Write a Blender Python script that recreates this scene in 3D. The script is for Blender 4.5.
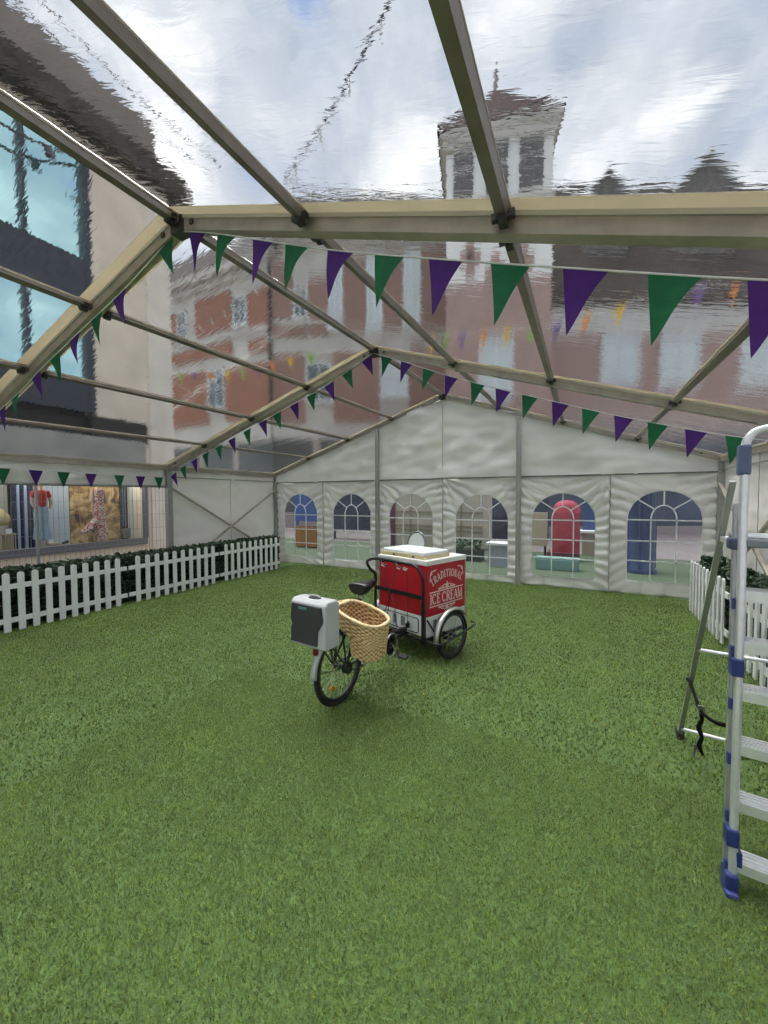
import bpy, bmesh, math, random
import numpy as np
from mathutils import noise as MN
from mathutils import Vector, Matrix
from mathutils.geometry import delaunay_2d_cdt
random.seed(7); rng = np.random.default_rng(7)
PI = math.pi
for o in list(bpy.data.objects): bpy.data.objects.remove(o)
S = bpy.context.scene
COL = S.collection

# ------------------------------------------------------------------ camera, sky, sun, exposure
CAM_H = 1.6513
F_PX, YAW, PITCH, ROLL = 391.97, 0.469, -0.0376, -0.0037
cd = bpy.data.cameras.new('camera'); cam = bpy.data.objects.new('camera', cd); COL.objects.link(cam)
cd.sensor_fit = 'VERTICAL'; cd.sensor_height = 36.0; cd.sensor_width = 27.0
cd.lens = 36.0 * F_PX / 1024.0
cd.clip_start = 0.05; cd.clip_end = 400
fw = Vector((-math.sin(YAW)*math.cos(PITCH), math.cos(YAW)*math.cos(PITCH), math.sin(PITCH)))
rt = Vector((math.cos(YAW), math.sin(YAW), 0)); up = rt.cross(fw)
rt2 = rt*math.cos(ROLL) + up*math.sin(ROLL); up2 = -rt*math.sin(ROLL) + up*math.cos(ROLL)
cam.matrix_world = Matrix(((rt2.x, up2.x, -fw.x, 0), (rt2.y, up2.y, -fw.y, 0), (rt2.z, up2.z, -fw.z, CAM_H), (0, 0, 0, 1)))
S.camera = cam
S.view_settings.view_transform = 'Standard'; S.view_settings.look = 'None'
S.view_settings.exposure = 0.30; S.view_settings.gamma = 1.0; S.view_settings.use_curve_mapping = False
try:
    S.cycles.use_denoising = True
    S.cycles.transparent_max_bounces = 24; S.cycles.max_bounces = 14; S.cycles.diffuse_bounces = 4; S.cycles.transmission_bounces = 10; S.cycles.glossy_bounces = 4; S.cycles.caustics_refractive = True; S.cycles.caustics_reflective = False
    S.cycles.sample_clamp_indirect = 6.0
except Exception: pass

W = bpy.data.worlds.new('sky'); S.world = W; W.use_nodes = True
nt = W.node_tree; nt.nodes.clear()
def N(t, typ, **kw):
    n = t.nodes.new(typ)
    for k, v in kw.items():
        if k in n.inputs.keys(): n.inputs[k].default_value = v
        else: setattr(n, k, v)
    return n
tc = N(nt, 'ShaderNodeTexCoord'); sep = N(nt, 'ShaderNodeSeparateXYZ')
nt.links.new(tc.outputs['Generated'], sep.inputs[0])
mz = N(nt, 'ShaderNodeMath', operation='MAXIMUM'); mz.inputs[1].default_value = 0.0
nt.links.new(sep.outputs['Z'], mz.inputs[0])
az = N(nt, 'ShaderNodeMath', operation='ADD'); az.inputs[1].default_value = 0.35
nt.links.new(mz.outputs[0], az.inputs[0])
dx = N(nt, 'ShaderNodeMath', operation='DIVIDE'); dy = N(nt, 'ShaderNodeMath', operation='DIVIDE')
nt.links.new(sep.outputs['X'], dx.inputs[0]); nt.links.new(az.outputs[0], dx.inputs[1])
nt.links.new(sep.outputs['Y'], dy.inputs[0]); nt.links.new(az.outputs[0], dy.inputs[1])
cmb = N(nt, 'ShaderNodeCombineXYZ'); nt.links.new(dx.outputs[0], cmb.inputs[0]); nt.links.new(dy.outputs[0], cmb.inputs[1])
n1 = N(nt, 'ShaderNodeTexNoise', Scale=3.4, Detail=8.0, Roughness=0.52, Distortion=0.35)
n2 = N(nt, 'ShaderNodeTexNoise', Scale=8.5, Detail=7.0, Roughness=0.6, Distortion=0.6)
nt.links.new(cmb.outputs[0], n1.inputs['Vector']); nt.links.new(cmb.outputs[0], n2.inputs['Vector'])
r1 = N(nt, 'ShaderNodeValToRGB'); e = r1.color_ramp.elements
e[0].position = 0.31; e[0].color = (0.24, 0.37, 0.72, 1); e[1].position = 0.39; e[1].color = (0.50, 0.56, 0.66, 1)
a = r1.color_ramp.elements.new(0.50); a.color = (0.61, 0.65, 0.71, 1)
a = r1.color_ramp.elements.new(0.62); a.color = (0.93, 0.94, 0.95, 1)
nt.links.new(n1.outputs['Fac'], r1.inputs[0])
r2 = N(nt, 'ShaderNodeValToRGB'); e = r2.color_ramp.elements
e[0].position = 0.3; e[0].color = (0.76, 0.79, 0.84, 1); e[1].position = 0.66; e[1].color = (1.14, 1.12, 1.10, 1)
nt.links.new(n2.outputs['Fac'], r2.inputs[0])
mul = N(nt, 'ShaderNodeMix', data_type='RGBA', blend_type='MULTIPLY'); mul.inputs[0].default_value = 1.0
nt.links.new(r1.outputs[0], mul.inputs[6]); nt.links.new(r2.outputs[0], mul.inputs[7])
bg = N(nt, 'ShaderNodeBackground', Strength=0.98); nt.links.new(mul.outputs[2], bg.inputs['Color'])
wo = N(nt, 'ShaderNodeOutputWorld'); nt.links.new(bg.outputs[0], wo.inputs['Surface'])

sun = bpy.data.lights.new('sun', 'SUN'); so = bpy.data.objects.new('sun', sun); COL.objects.link(so)
sun.energy = 5.2; sun.angle = math.radians(50); sun.color = (1.0, 0.985, 0.95)
so.rotation_euler = Vector((0.30, -0.08, -1.0)).to_track_quat('-Z', 'Y').to_euler()
so.location = (-5, 1, 20)

# ------------------------------------------------------------------ materials
MATS = {}
def mat(name, col, rough=0.6, metal=0.0, var=0.0, vscale=20.0, bump=0.0, bscale=60.0, spec=0.5, stretch=(1, 1, 1), transl=0.0, bdist=0.01):
    if name in MATS: return MATS[name]
    m = bpy.data.materials.new(name); m.use_nodes = True; t = m.node_tree; L = t.links
    b = t.nodes['Principled BSDF']; out = t.nodes['Material Output']
    b.inputs['Base Color'].default_value = (*col, 1); b.inputs['Roughness'].default_value = rough
    b.inputs['Metallic'].default_value = metal; b.inputs['Specular IOR Level'].default_value = spec
    if var or bump:
        c = N(t, 'ShaderNodeTexCoord'); mp = N(t, 'ShaderNodeMapping'); mp.inputs['Scale'].default_value = stretch
        L.new(c.outputs['Object'], mp.inputs[0])
    if var:
        n = N(t, 'ShaderNodeTexNoise', Scale=vscale, Detail=5.0); L.new(mp.outputs[0], n.inputs['Vector'])
        r = N(t, 'ShaderNodeValToRGB'); r.color_ramp.elements[0].position = 0.3; r.color_ramp.elements[1].position = 0.7
        r.color_ramp.elements[0].color = (*[max(0, x*(1-var)) for x in col], 1); r.color_ramp.elements[1].color = (*[min(1, x*(1+var)) for x in col], 1)
        L.new(n.outputs['Fac'], r.inputs[0]); L.new(r.outputs[0], b.inputs['Base Color'])
    if bump:
        n = N(t, 'ShaderNodeTexNoise', Scale=bscale, Detail=4.0); L.new(mp.outputs[0], n.inputs['Vector'])
        bp = N(t, 'ShaderNodeBump', Strength=bump, Distance=bdist); L.new(n.outputs['Fac'], bp.inputs['Height']); L.new(bp.outputs[0], b.inputs['Normal'])
    if transl:
        tr = N(t, 'ShaderNodeBsdfTranslucent'); tr.inputs['Color'].default_value = (*col, 1)
        mx = N(t, 'ShaderNodeMixShader'); mx.inputs[0].default_value = transl
        L.new(b.outputs[0], mx.inputs[1]); L.new(tr.outputs[0], mx.inputs[2]); L.new(mx.outputs[0], out.inputs['Surface'])
    MATS[name] = m; return m

def film_mat(name, tint, stretch, strength, haze, refl=1.0, rough=0.06, warp=0.0, bump_d=0.03):
    m = bpy.data.materials.new(name); m.use_nodes = True; t = m.node_tree; L = t.links; t.nodes.clear()
    out = N(t, 'ShaderNodeOutputMaterial'); c = N(t, 'ShaderNodeTexCoord'); mp = N(t, 'ShaderNodeMapping'); mp.inputs['Scale'].default_value = stretch
    L.new(c.outputs['Object'], mp.inputs[0])
    n = N(t, 'ShaderNodeTexNoise', Scale=3.0, Detail=3.5, Distortion=0.6); L.new(mp.outputs[0], n.inputs['Vector'])
    bp = N(t, 'ShaderNodeBump', Strength=strength, Distance=0.03); L.new(n.outputs['Fac'], bp.inputs['Height'])
    tr = N(t, 'ShaderNodeBsdfTransparent'); tr.inputs[0].default_value = (*tint, 1)
    thru = tr
    if warp:
        rf = N(t, 'ShaderNodeBsdfRefraction', IOR=1.3, Roughness=0.0); rf.inputs[0].default_value = (*tint, 1)
        bp2 = N(t, 'ShaderNodeBump', Strength=1.0, Distance=bump_d); L.new(n.outputs['Fac'], bp2.inputs['Height']); L.new(bp2.outputs[0], rf.inputs['Normal'])
        mw = N(t, 'ShaderNodeMixShader'); mw.inputs[0].default_value = warp
        L.new(tr.outputs[0], mw.inputs[1]); L.new(rf.outputs[0], mw.inputs[2]); thru = mw
    gl = N(t, 'ShaderNodeBsdfGlossy', Roughness=rough); gl.inputs[0].default_value = (1, 1, 1, 1); L.new(bp.outputs[0], gl.inputs['Normal'])
    fr = N(t, 'ShaderNodeLayerWeight', Blend=0.5); L.new(bp.outputs[0], fr.inputs['Normal'])
    pw = N(t, 'ShaderNodeMath', operation='POWER'); pw.inputs[1].default_value = 5.0; L.new(fr.outputs['Facing'], pw.inputs[0])
    fm = N(t, 'ShaderNodeMath', operation='MULTIPLY_ADD'); fm.inputs[1].default_value = 0.9*refl; fm.inputs[2].default_value = 0.07*refl; L.new(pw.outputs[0], fm.inputs[0]); fm.use_clamp = True
    mx = N(t, 'ShaderNodeMixShader'); L.new(fm.outputs[0], mx.inputs[0]); L.new(thru.outputs[0], mx.inputs[1]); L.new(gl.outputs[0], mx.inputs[2])
    df = N(t, 'ShaderNodeBsdfTranslucent'); df.inputs[0].default_value = (0.9, 0.92, 0.92, 1)
    n3 = N(t, 'ShaderNodeTexNoise', Scale=6.0, Detail=6.0, Distortion=1.2); L.new(mp.outputs[0], n3.inputs['Vector'])
    rr = N(t, 'ShaderNodeMapRange'); rr.inputs[1].default_value = 0.42; rr.inputs[2].default_value = 0.75; rr.inputs[3].default_value = haze*0.3; rr.inputs[4].default_value = haze*2.2
    L.new(n3.outputs['Fac'], rr.inputs[0])
    m2 = N(t, 'ShaderNodeMixShader'); L.new(rr.outputs[0], m2.inputs[0]); L.new(mx.outputs[0], m2.inputs[1]); L.new(df.outputs[0], m2.inputs[2])
    L.new(m2.outputs[0], out.inputs['Surface'])
    MATS[name] = m; return m

M_pvc = mat('white_pvc', (0.90, 0.885, 0.855), 0.42, var=0.03, vscale=2.5, bump=0.16, bscale=9, transl=0.27, bdist=0.03)
M_cream = mat('cream_pvc', (0.72, 0.66, 0.55), 0.5, var=0.05, vscale=3, transl=0.5)
M_alu = mat('marquee_aluminium', (0.41, 0.37, 0.31), 0.45, 0.4, var=0.14, vscale=9)
M_purl = mat('purlin_aluminium', (0.25, 0.215, 0.18), 0.45, 0.45, var=0.14, vscale=9)
M_aludark = mat('dark_bracket', (0.06, 0.06, 0.055), 0.5, 0.4)
M_bolt = mat('bolt_steel', (0.12, 0.12, 0.11), 0.4, 0.8)
M_post = mat('post_grey', (0.36, 0.365, 0.34), 0.45, 0.4, var=0.1)
M_cord = mat('white_cord', (0.75, 0.75, 0.72), 0.7)
M_lace = mat('lace_cord', (0.38, 0.38, 0.34), 0.8)
M_green = mat('green_felt', (0.013, 0.140, 0.055), 0.85, var=0.15, vscale=30, transl=0.30)
M_purple = mat('purple_felt', (0.075, 0.020, 0.185), 0.85, var=0.15, vscale=30, transl=0.30)
M_film = film_mat('roof_film', (0.975, 0.98, 0.98), (1.5, 9.0, 6.0), 0.75, 0.006, 0.34, rough=.08, warp=1.0, bump_d=.0007)
M_filmtop = film_mat('roof_film_outer', (0.975, 0.98, 0.98), (1.5, 9.0, 6.0), 0.75, 0.0, 0.0, warp=1.0, bump_d=0.0)
M_filmwin = film_mat('window_film', (0.80, 0.85, 0.93), (3, 3, 2.0), 0.30, 0.03, 0.4)
M_white = mat('white_paint', (0.80, 0.80, 0.78), 0.5, var=0.04, vscale=30)
M_black = mat('black_paint', (0.012, 0.012, 0.013), 0.35)
M_rubber = mat('tyre_rubber', (0.016, 0.016, 0.016), 0.8, bump=0.4, bscale=120)
M_chrome = mat('brushed_steel', (0.62, 0.62, 0.61), 0.28, 0.95)
M_red = mat('red_panel', (0.48, 0.010, 0.026), 0.35, var=0.06, vscale=6)
M_lidw = mat('lid_white', (0.76, 0.76, 0.72), 0.4)
M_sil = mat('silver_plastic', (0.46, 0.47, 0.475), 0.45)
M_char = mat('charcoal_plastic', (0.035, 0.038, 0.040), 0.6, bump=0.2, bscale=300)
M_navy = mat('navy_plastic', (0.025, 0.04, 0.17), 0.4)

# ------------------------------------------------------------------ helpers
def V(*a): return Vector(a)
def box(bm, lo, hi, M=None):
    vs = [bm.verts.new((x, y, z)) for x in (lo[0], hi[0]) for y in (lo[1], hi[1]) for z in (lo[2], hi[2])]
    for f in ((0, 1, 3, 2), (4, 6, 7, 5), (0, 4, 5, 1), (2, 3, 7, 6), (0, 2, 6, 4), (1, 5, 7, 3)): bm.faces.new([vs[i] for i in f])
    if M is not None:
        for v in vs: v.co = M @ v.co
    return vs
def cbox(bm, c, s, M=None): return box(bm, [c[i]-s[i]/2 for i in range(3)], [c[i]+s[i]/2 for i in range(3)], M)
def bar(bm, p, q, w, h, upv=(0, 0, 1), M=None):
    """rectangular bar from p to q: w across, h along upv"""
    p, q = Vector(p), Vector(q); d = (q-p).normalized(); u = Vector(upv); s = d.cross(u).normalized(); u = s.cross(d).normalized()
    vs = []
    for e_ in (p, q):
        for a_, b_ in ((-1, -1), (1, -1), (1, 1), (-1, 1)): vs.append(bm.verts.new(e_ + s*(a_*w/2) + u*(b_*h/2)))
    for f in ((0, 3, 2, 1), (4, 5, 6, 7), (0, 1, 5, 4), (1, 2, 6, 5), (2, 3, 7, 6), (3, 0, 4, 7)): bm.faces.new([vs[i] for i in f])
    if M is not None:
        for v in vs: v.co = M @ v.co
def smooth_path(pts, n=6):
    P = [Vector(p) for p in pts]; P = [2*P[0]-P[1]] + P + [2*P[-1]-P[-2]]; out = []
    for i in range(1, len(P)-2):
        a_, b_, c_, d_ = P[i-1:i+3]
        for k in range(n):
            t = k/n
            out.append(0.5*((2*b_) + (c_-a_)*t + (2*a_-5*b_+4*c_-d_)*t*t + (3*b_-a_-3*c_+d_)*t**3))
    out.append(P[-2]); return out
def tube(bm, pts, r, seg=8, smooth=0, M=None, closed=False):
    P = smooth_path(pts, smooth) if smooth else [Vector(p) for p in pts]
    if M is not None: P = [M @ p for p in P]
    n = len(P); rings = []; nrm = None
    if isinstance(r, (list, tuple)) and len(r) != n:
        r = [r[min(int(i/(n-1)*(len(r)-1)), len(r)-2)]*(1-f)+r[min(int(i/(n-1)*(len(r)-1)), len(r)-2)+1]*f for i in range(n) for f in [i/(n-1)*(len(r)-1)-min(int(i/(n-1)*(len(r)-1)), len(r)-2)]]
    for i in range(n):
        if closed: d = P[(i+1) % n] - P[i-1]
        else: d = P[min(i+1, n-1)] - P[max(i-1, 0)]
        if d.length < 1e-9: d = Vector((0, 0, 1))
        d.normalize()
        if nrm is None:
            nrm = d.orthogonal().normalized()
        else:
            nrm = nrm - d*nrm.dot(d)
            nrm = nrm.normalized() if nrm.length > 1e-6 else d.orthogonal().normalized()
        bn = d.cross(nrm); rr = r[i] if isinstance(r, (list, tuple)) else r
        rings.append([bm.verts.new(P[i] + (nrm*math.cos(2*PI*k/seg) + bn*math.sin(2*PI*k/seg))*rr) for k in range(seg)])
    m = n if closed else n-1
    for i in range(m):
        A, B = rings[i], rings[(i+1) % n]
        for k in range(seg):
            f = bm.faces.new((A[k], A[(k+1) % seg], B[(k+1) % seg], B[k])); f.smooth = True
    if not closed:
        bm.faces.new([bm.verts.new(v.co) for v in rings[0][::-1]]); bm.faces.new([bm.verts.new(v.co) for v in rings[-1]])
def lathe(bm, prof, seg=32, M=None, closed=False):
    """revolve (r, z) profile about Z"""
    rings = []
    for r, z in prof:
        if r < 1e-6: rings.append([bm.verts.new((0, 0, z))])
        else: rings.append([bm.verts.new((r*math.cos(2*PI*k/seg), r*math.sin(2*PI*k/seg), z)) for k in range(seg)])
    nn = len(rings)
    for i in range(nn if closed else nn-1):
        A, B = rings[i], rings[(i+1) % nn]
        for k in range(seg):
            k2 = (k+1) % seg
            if len(A) == 1 and len(B) == 1: continue
            if len(A) == 1: f = bm.faces.new((A[0], B[k], B[k2]))
            elif len(B) == 1: f = bm.faces.new((A[k], A[k2], B[0]))
            else: f = bm.faces.new((A[k], A[k2], B[k2], B[k]))
            f.smooth = True
    if M is not None:
        for R in rings:
            for v in R: v.co = M @ v.co
def prism(bm, poly, h0, h1, M=None):
    """extrude a 2D polygon (x, y) between z = h0 and h1"""
    A = [bm.verts.new((p[0], p[1], h0)) for p in poly]; B = [bm.verts.new((p[0], p[1], h1)) for p in poly]
    n = len(poly); bm.faces.new(A[::-1]); bm.faces.new(B)
    for i in range(n): bm.faces.new((A[i], A[(i+1) % n], B[(i+1) % n], B[i]))
    if M is not None:
        for v in A+B: v.co = M @ v.co
WM = {}   # world matrices of roots
def thing(name, label, cat, loc=(0, 0, 0), rotz=0, group=None):
    o = bpy.data.objects.new(name, None); COL.objects.link(o); o.empty_display_size = 0.1
    o.location = loc; o.rotation_euler = (0, 0, rotz); o['label'] = label; o['category'] = cat
    if group: o['group'] = group
    WM[o.name] = Matrix.Translation(loc) @ Matrix.Rotation(rotz, 4, 'Z'); return o
def mesh(name, bm, m, parent=None, bevel=0, recalc=True, label=None, solid=0):
    """one mesh object; bm is in world coordinates"""
    if recalc: bmesh.ops.recalc_face_normals(bm, faces=bm.faces)
    me = bpy.data.meshes.new(name); o = bpy.data.objects.new(name, me); COL.objects.link(o)
    if parent is not None:
        root = parent
        Wm = WM[root.name]; bm.transform(Wm.inverted()); o.parent = parent; WM[o.name] = Wm
    else:
        xs = [v.co for v in bm.verts]
        c = Vector(((min(v.x for v in xs)+max(v.x for v in xs))/2, (min(v.y for v in xs)+max(v.y for v in xs))/2, min(v.z for v in xs)))
        bm.transform(Matrix.Translation(-c)); o.location = c; WM[o.name] = Matrix.Translation(c)
    bm.to_mesh(me); bm.free()
    if m: me.materials.append(m)
    if bevel:
        b = o.modifiers.new('bevel', 'BEVEL'); b.width = bevel; b.segments = 2; b.limit_method = 'ANGLE'; b.angle_limit = math.radians(50)
    if solid:
        b = o.modifiers.new('solid', 'SOLIDIFY'); b.thickness = solid; b.offset = 0
    if label: o['label'] = label
    return o
def tag(o, label, cat, group=None, kind=None):
    o['label'] = label; o['category'] = cat
    if group: o['group'] = group
    if kind: o['kind'] = kind
    return o
def struct(name, bm, m, parent=None, **kw):
    o = mesh(name, bm, m, parent, **kw)
    if parent is None: o['kind'] = 'structure'
    return o
def NB(): return bmesh.new()
def copy_thing(src, loc, rotz=None, label=None):
    r = src.copy(); COL.objects.link(r); r.location = loc
    if rotz is not None: r.rotation_euler = (0, 0, rotz)
    if label: r['label'] = label
    def rec(s, d):
        for ch in list(s.children):
            c = ch.copy(); COL.objects.link(c); c.parent = d; rec(ch, c)
    kids = list(src.children)
    for ch in kids:
        c = ch.copy(); COL.objects.link(c); c.parent = r
        for g in list(ch.children):
            d = g.copy(); COL.objects.link(d); d.parent = c
    return r

# ------------------------------------------------------------------ marquee constants
XL, XR, XM = -7.08, 1.92, -2.58
YB, BAY, EV, RG, TZ = 7.773, 2.928, 2.233, 3.686, 2.026
YF = [YB - BAY*i for i in range(4)]       # frames: back gable, second, third, behind the camera
def roof_z(x): return EV + (RG-EV)*(1-abs(x-XM)/4.5)
SL = math.atan((RG-EV)/4.5)

# ------------------------------------------------------------------ ground and floor
b = NB(); box(b, (-60, -12, -0.25), (40, 60, -0.06)); 
M_pave = mat('pavement', (0.22, 0.185, 0.172), 0.85, var=0.15, vscale=3)
struct('ground', b, M_pave)
M_turf = mat('turf_backing', (0.07, 0.12, 0.03), 0.9, var=0.35, vscale=60, bump=0.5, bscale=200)
b = NB(); box(b, (XL+0.02, -3.2, -0.06), (XR-0.02, YB+0.25, 0.0)); struct('floor', b, M_turf)
b = NB(); box(b, (XL-4, YB+0.25, -0.06), (XR+6, 12.6, -0.015)); struct('lawn', b, mat('outer_turf', (0.070, 0.098, 0.050), 0.9, var=0.2, vscale=20))

def grass():
    def blades(n, x0, x1, y0, y1, w, h):
        x = rng.uniform(x0, x1, n); y = rng.uniform(y0, y1, n)
        a_ = rng.uniform(0, 2*PI, n); ln = rng.uniform(0.25, 1.0, n)*h*1.1; la = rng.uniform(0, 2*PI, n)
        hh = h*rng.uniform(0.55, 1.1, n); ww = w*rng.uniform(0.6, 1.2, n)
        z0 = np.full(n, -0.004)
        p0 = np.stack([x-np.cos(a_)*ww/2, y-np.sin(a_)*ww/2, z0], 1); p1 = np.stack([x+np.cos(a_)*ww/2, y+np.sin(a_)*ww/2, z0], 1)
        mx, my = x+np.cos(la)*ln*.35, y+np.sin(la)*ln*.35
        p2 = np.stack([mx-np.cos(a_)*ww*.4, my-np.sin(a_)*ww*.4, hh*.62], 1); p3 = np.stack([mx+np.cos(a_)*ww*.4, my+np.sin(a_)*ww*.4, hh*.62], 1)
        p4 = np.stack([x+np.cos(la)*ln, y+np.sin(la)*ln, hh], 1)
        return np.stack([p0, p1, p3, p2, p4], 1)
    parts = [blades(210000, -2.9, 1.46, 0.5, 2.7, 0.0029, 0.015), blades(170000, -6.34, 1.46, 2.7, 7.7, 0.007, 0.020),
             blades(40000, -6.34, -2.9, 0.5, 2.7, 0.006, 0.019)]
    P = np.concatenate(parts); n = len(P); co = P.reshape(-1, 3).astype(np.float32)
    me = bpy.data.meshes.new('artificial_grass'); me.vertices.add(n*5); me.vertices.foreach_set('co', co.ravel())
    me.loops.add(n*7); base = np.arange(n)*5
    li = np.stack([base, base+1, base+2, base+3, base+3, base+2, base+4], 1).astype(np.int32).ravel()
    me.loops.foreach_set('vertex_index', li); me.polygons.add(n*2)
    ls = np.stack([np.arange(n)*7, np.arange(n)*7+4], 1).astype(np.int32).ravel()
    me.polygons.foreach_set('loop_start', ls); me.update(calc_edges=True); me.validate()
    m = bpy.data.materials.new('grass_blades'); m.use_nodes = True; t = m.node_tree; L = t.links
    bs = t.nodes['Principled BSDF']; bs.inputs['Roughness'].default_value = 0.55; bs.inputs['Specular IOR Level'].default_value = 0.25
    g = N(t, 'ShaderNodeNewGeometry'); r = N(t, 'ShaderNodeValToRGB'); el = r.color_ramp.elements
    el[0].position = 0; el[0].color = (0.070, 0.122, 0.016, 1); el[1].position = 1; el[1].color = (0.34, 0.37, 0.095, 1)
    k = r.color_ramp.elements.new(0.5); k.color = (0.146, 0.212, 0.032, 1); k = r.color_ramp.elements.new(0.85); k.color = (0.222, 0.285, 0.055, 1)
    L.new(g.outputs['Random Per Island'], r.inputs[0])
    c = N(t, 'ShaderNodeTexCoord'); nz = N(t, 'ShaderNodeTexNoise', Scale=1.9, Detail=6.0, Roughness=.62); L.new(c.outputs['Object'], nz.inputs['Vector'])
    mr = N(t, 'ShaderNodeMapRange'); mr.inputs[1].default_value = .3; mr.inputs[2].default_value = .7; mr.inputs[3].default_value = .74; mr.inputs[4].default_value = 1.16
    L.new(nz.outputs['Fac'], mr.inputs[0])
    mm = N(t, 'ShaderNodeMix', data_type='RGBA', blend_type='MULTIPLY'); mm.inputs[0].default_value = 1
    L.new(r.outputs[0], mm.inputs[6]); L.new(mr.outputs[0], mm.inputs[7]); L.new(mm.outputs[2], bs.inputs['Base Color'])
    me.materials.append(m); o = bpy.data.objects.new('artificial_grass', me); COL.objects.link(o)
    tag(o, 'short green artificial grass covering the marquee floor', 'grass', kind='stuff')
grass()

# ------------------------------------------------------------------ marquee frame
def roofpt(t, y, side, dz=0):      # t from eave (0) to ridge (1)
    x = XL + 4.5*t if side < 0 else XR - 4.5*t
    yy = min(2.0, (YB-y)/BAY); off = 0.045-0.053*yy-0.003*yy*yy
    return Vector((x, y, EV + (RG-EV)*t + dz + off*(0.35+0.65*t)))
FILM = 0.04
for i, y in enumerate(YF):
    for side in (-1, 1):
        b = NB(); hgt = 0.095 if i else 0.08; wd = 0.075 if i else 0.06
        nrm = Vector((math.sin(SL)*side*1, 0, math.cos(SL)))
        p, q = roofpt(0, y, side)-nrm*.014, roofpt(1, y, side)-nrm*.014
        bar(b, p, q, wd, hgt, nrm)
        rb_ = struct('roof_beam', b, M_alu)
        b = NB()                                        # keder groove lips and bolts along the beam
        for s in (-1, 1): bar(b, p+V(0, s*(wd/2+.004), 0)+nrm*(hgt/2-.012), q+V(0, s*(wd/2+.004), 0)+nrm*(hgt/2-.012), 0.008, 0.022, nrm)
        mesh('keder_track', b, mat('track_light', (0.55, 0.55, 0.50), 0.4, 0.3), rb_)
        b = NB()
        for t in (0.06, 0.25, 0.5, 0.75, 0.965):
            c = p.lerp(q, t)
            for s in (-1, 1): cbox(b, c+V(0, s*(wd/2+.006), 0), (0.03, 0.014, 0.03))
        mesh('bolt', b, M_bolt, rb_)
        b = NB()                                        # cream borders of the roof sheets, both sides of the beam
        for s in (-1, 1):
            if (i == 0 and s > 0): continue
            ww = 0.085 if i else 0.05
            bar(b, p+V(0, s*(wd/2+ww/2), 0)+nrm*(FILM+.008), q+V(0, s*(wd/2+ww/2), 0)+nrm*(FILM+.008), ww, 0.004, nrm)
        mesh('sheet_border', b, M_cream, rb_)
    b = NB(); cbox(b, roofpt(1, y, 1, -.02), (0.14, 0.095, 0.13))
    struct('ridge_bracket', b, M_aludark, bevel=.008)
def purlin(t, side, y0, y1, w=0.06, h=0.05):
    b = NB(); nrm = Vector((math.sin(SL)*side, 0, math.cos(SL)))
    bar(b, roofpt(t, y0, side), roofpt(t, y1, side), w, h, nrm if t < 1 else (0, 0, 1))
    o = struct('roof_purlin' if t < 1 else 'ridge_purlin', b, M_purl)
    b = NB()
    for sx in (-1, 1): bar(b, roofpt(t, y0, side)+V(sx*(w/2+.003), 0, h*.32), roofpt(t, y1, side)+V(sx*(w/2+.003), 0, h*.32), .006, .012)
    mesh('keder_track', b, M_cream, o)
    b = NB()
    for yy in (y0, y1):
        s = 1 if yy == y0 else -1
        c = roofpt(t, yy+s*.05, side, -.02)
        cbox(b, c, (0.10, 0.03, 0.03)); cbox(b, c-V(0, 0, .02), (0.035, .05, .04))
    mesh('clamp', b, M_aludark, o)
for k in range(3):
    y1, y0 = YF[k]-.04, YF[k+1]+.04
    purlin(1.0, 1, y0, y1, 0.058, 0.06)
    for side in (-1, 1):
        for t in (0.25, 0.5, 0.75): purlin(t, side, y0, y1, *((0.052, 0.05) if side > 0 or t > .3 else (0.045, 0.04)))
        x = XL if side < 0 else XR
        b = NB(); cbox(b, (x, (y0+y1)/2, EV-.005), (0.09, y1-y0, 0.10)); struct('eave_beam', b, M_alu)
        b = NB(); cbox(b, (x-side*.051, (y0+y1)/2, EV+.03), (0.012, y1-y0, 0.03)); struct('eave_track', b, M_cream)
# clear roof sheets
for k in range(3):
    for side in (-1, 1):
        y1, y0 = YF[k], YF[k+1]; b = NB(); nx, ny = 50, 40; grid = []
        for i in range(nx+1):
            row = []
            for j in range(ny+1):
                t = i/nx; y = y0+(y1-y0)*j/ny
                p = roofpt(t, y, side, FILM)
                edge = math.sin(PI*j/ny)
                sag = -0.02*edge*abs(math.sin(PI*(t*4 % 1)))
                rp = 0.0035*math.sin(t*55+3*math.sin(y*2+k))*edge + 0.003*math.sin(y*17+4*math.sin(t*9))*edge
                p.z += sag+rp+.012; row.append(b.verts.new(p))
            grid.append(row)
        for i in range(nx):
            for j in range(ny):
                f = b.faces.new((grid[i][j], grid[i+1][j], grid[i+1][j+1], grid[i][j+1])); f.smooth = True
        o = struct('ceiling', b, M_film)
        o.data.materials.append(M_filmtop); md = o.modifiers.new('solid', 'SOLIDIFY'); md.thickness = .004; md.offset = 1.0; md.material_offset = 1; md.use_rim = False
# posts
def post(x, y, z1, w=0.10, d=0.10):
    b = NB(); cbox(b, (x, y, z1/2), (w, d, z1)); o = struct('wall_post', b, M_post, bevel=.006)
    b = NB(); cbox(b, (x, y, .006), (w*1.8, d*1.8, .012)); mesh('base_plate', b, M_alu, o)
for y in YF[1:3]:
    for x in (XL, XR): post(x, y, EV-.04)
for x in (XL+.01, XR-.01): post(x, YB-.01, EV-.03, 0.10, 0.09)
for k in (1, 2): post(XL+3*k, YB-.05, roof_z(XL+3*k)-.05, 0.085, 0.06)
# gable rail
b = NB(); bar(b, (XL+.05, YB-.012, TZ), (XR-.05, YB-.012, TZ), 0.028, 0.022); struct('wall_rail', b, mat('rail_dark', (0.16, .16, .14), .5, .4))

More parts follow.
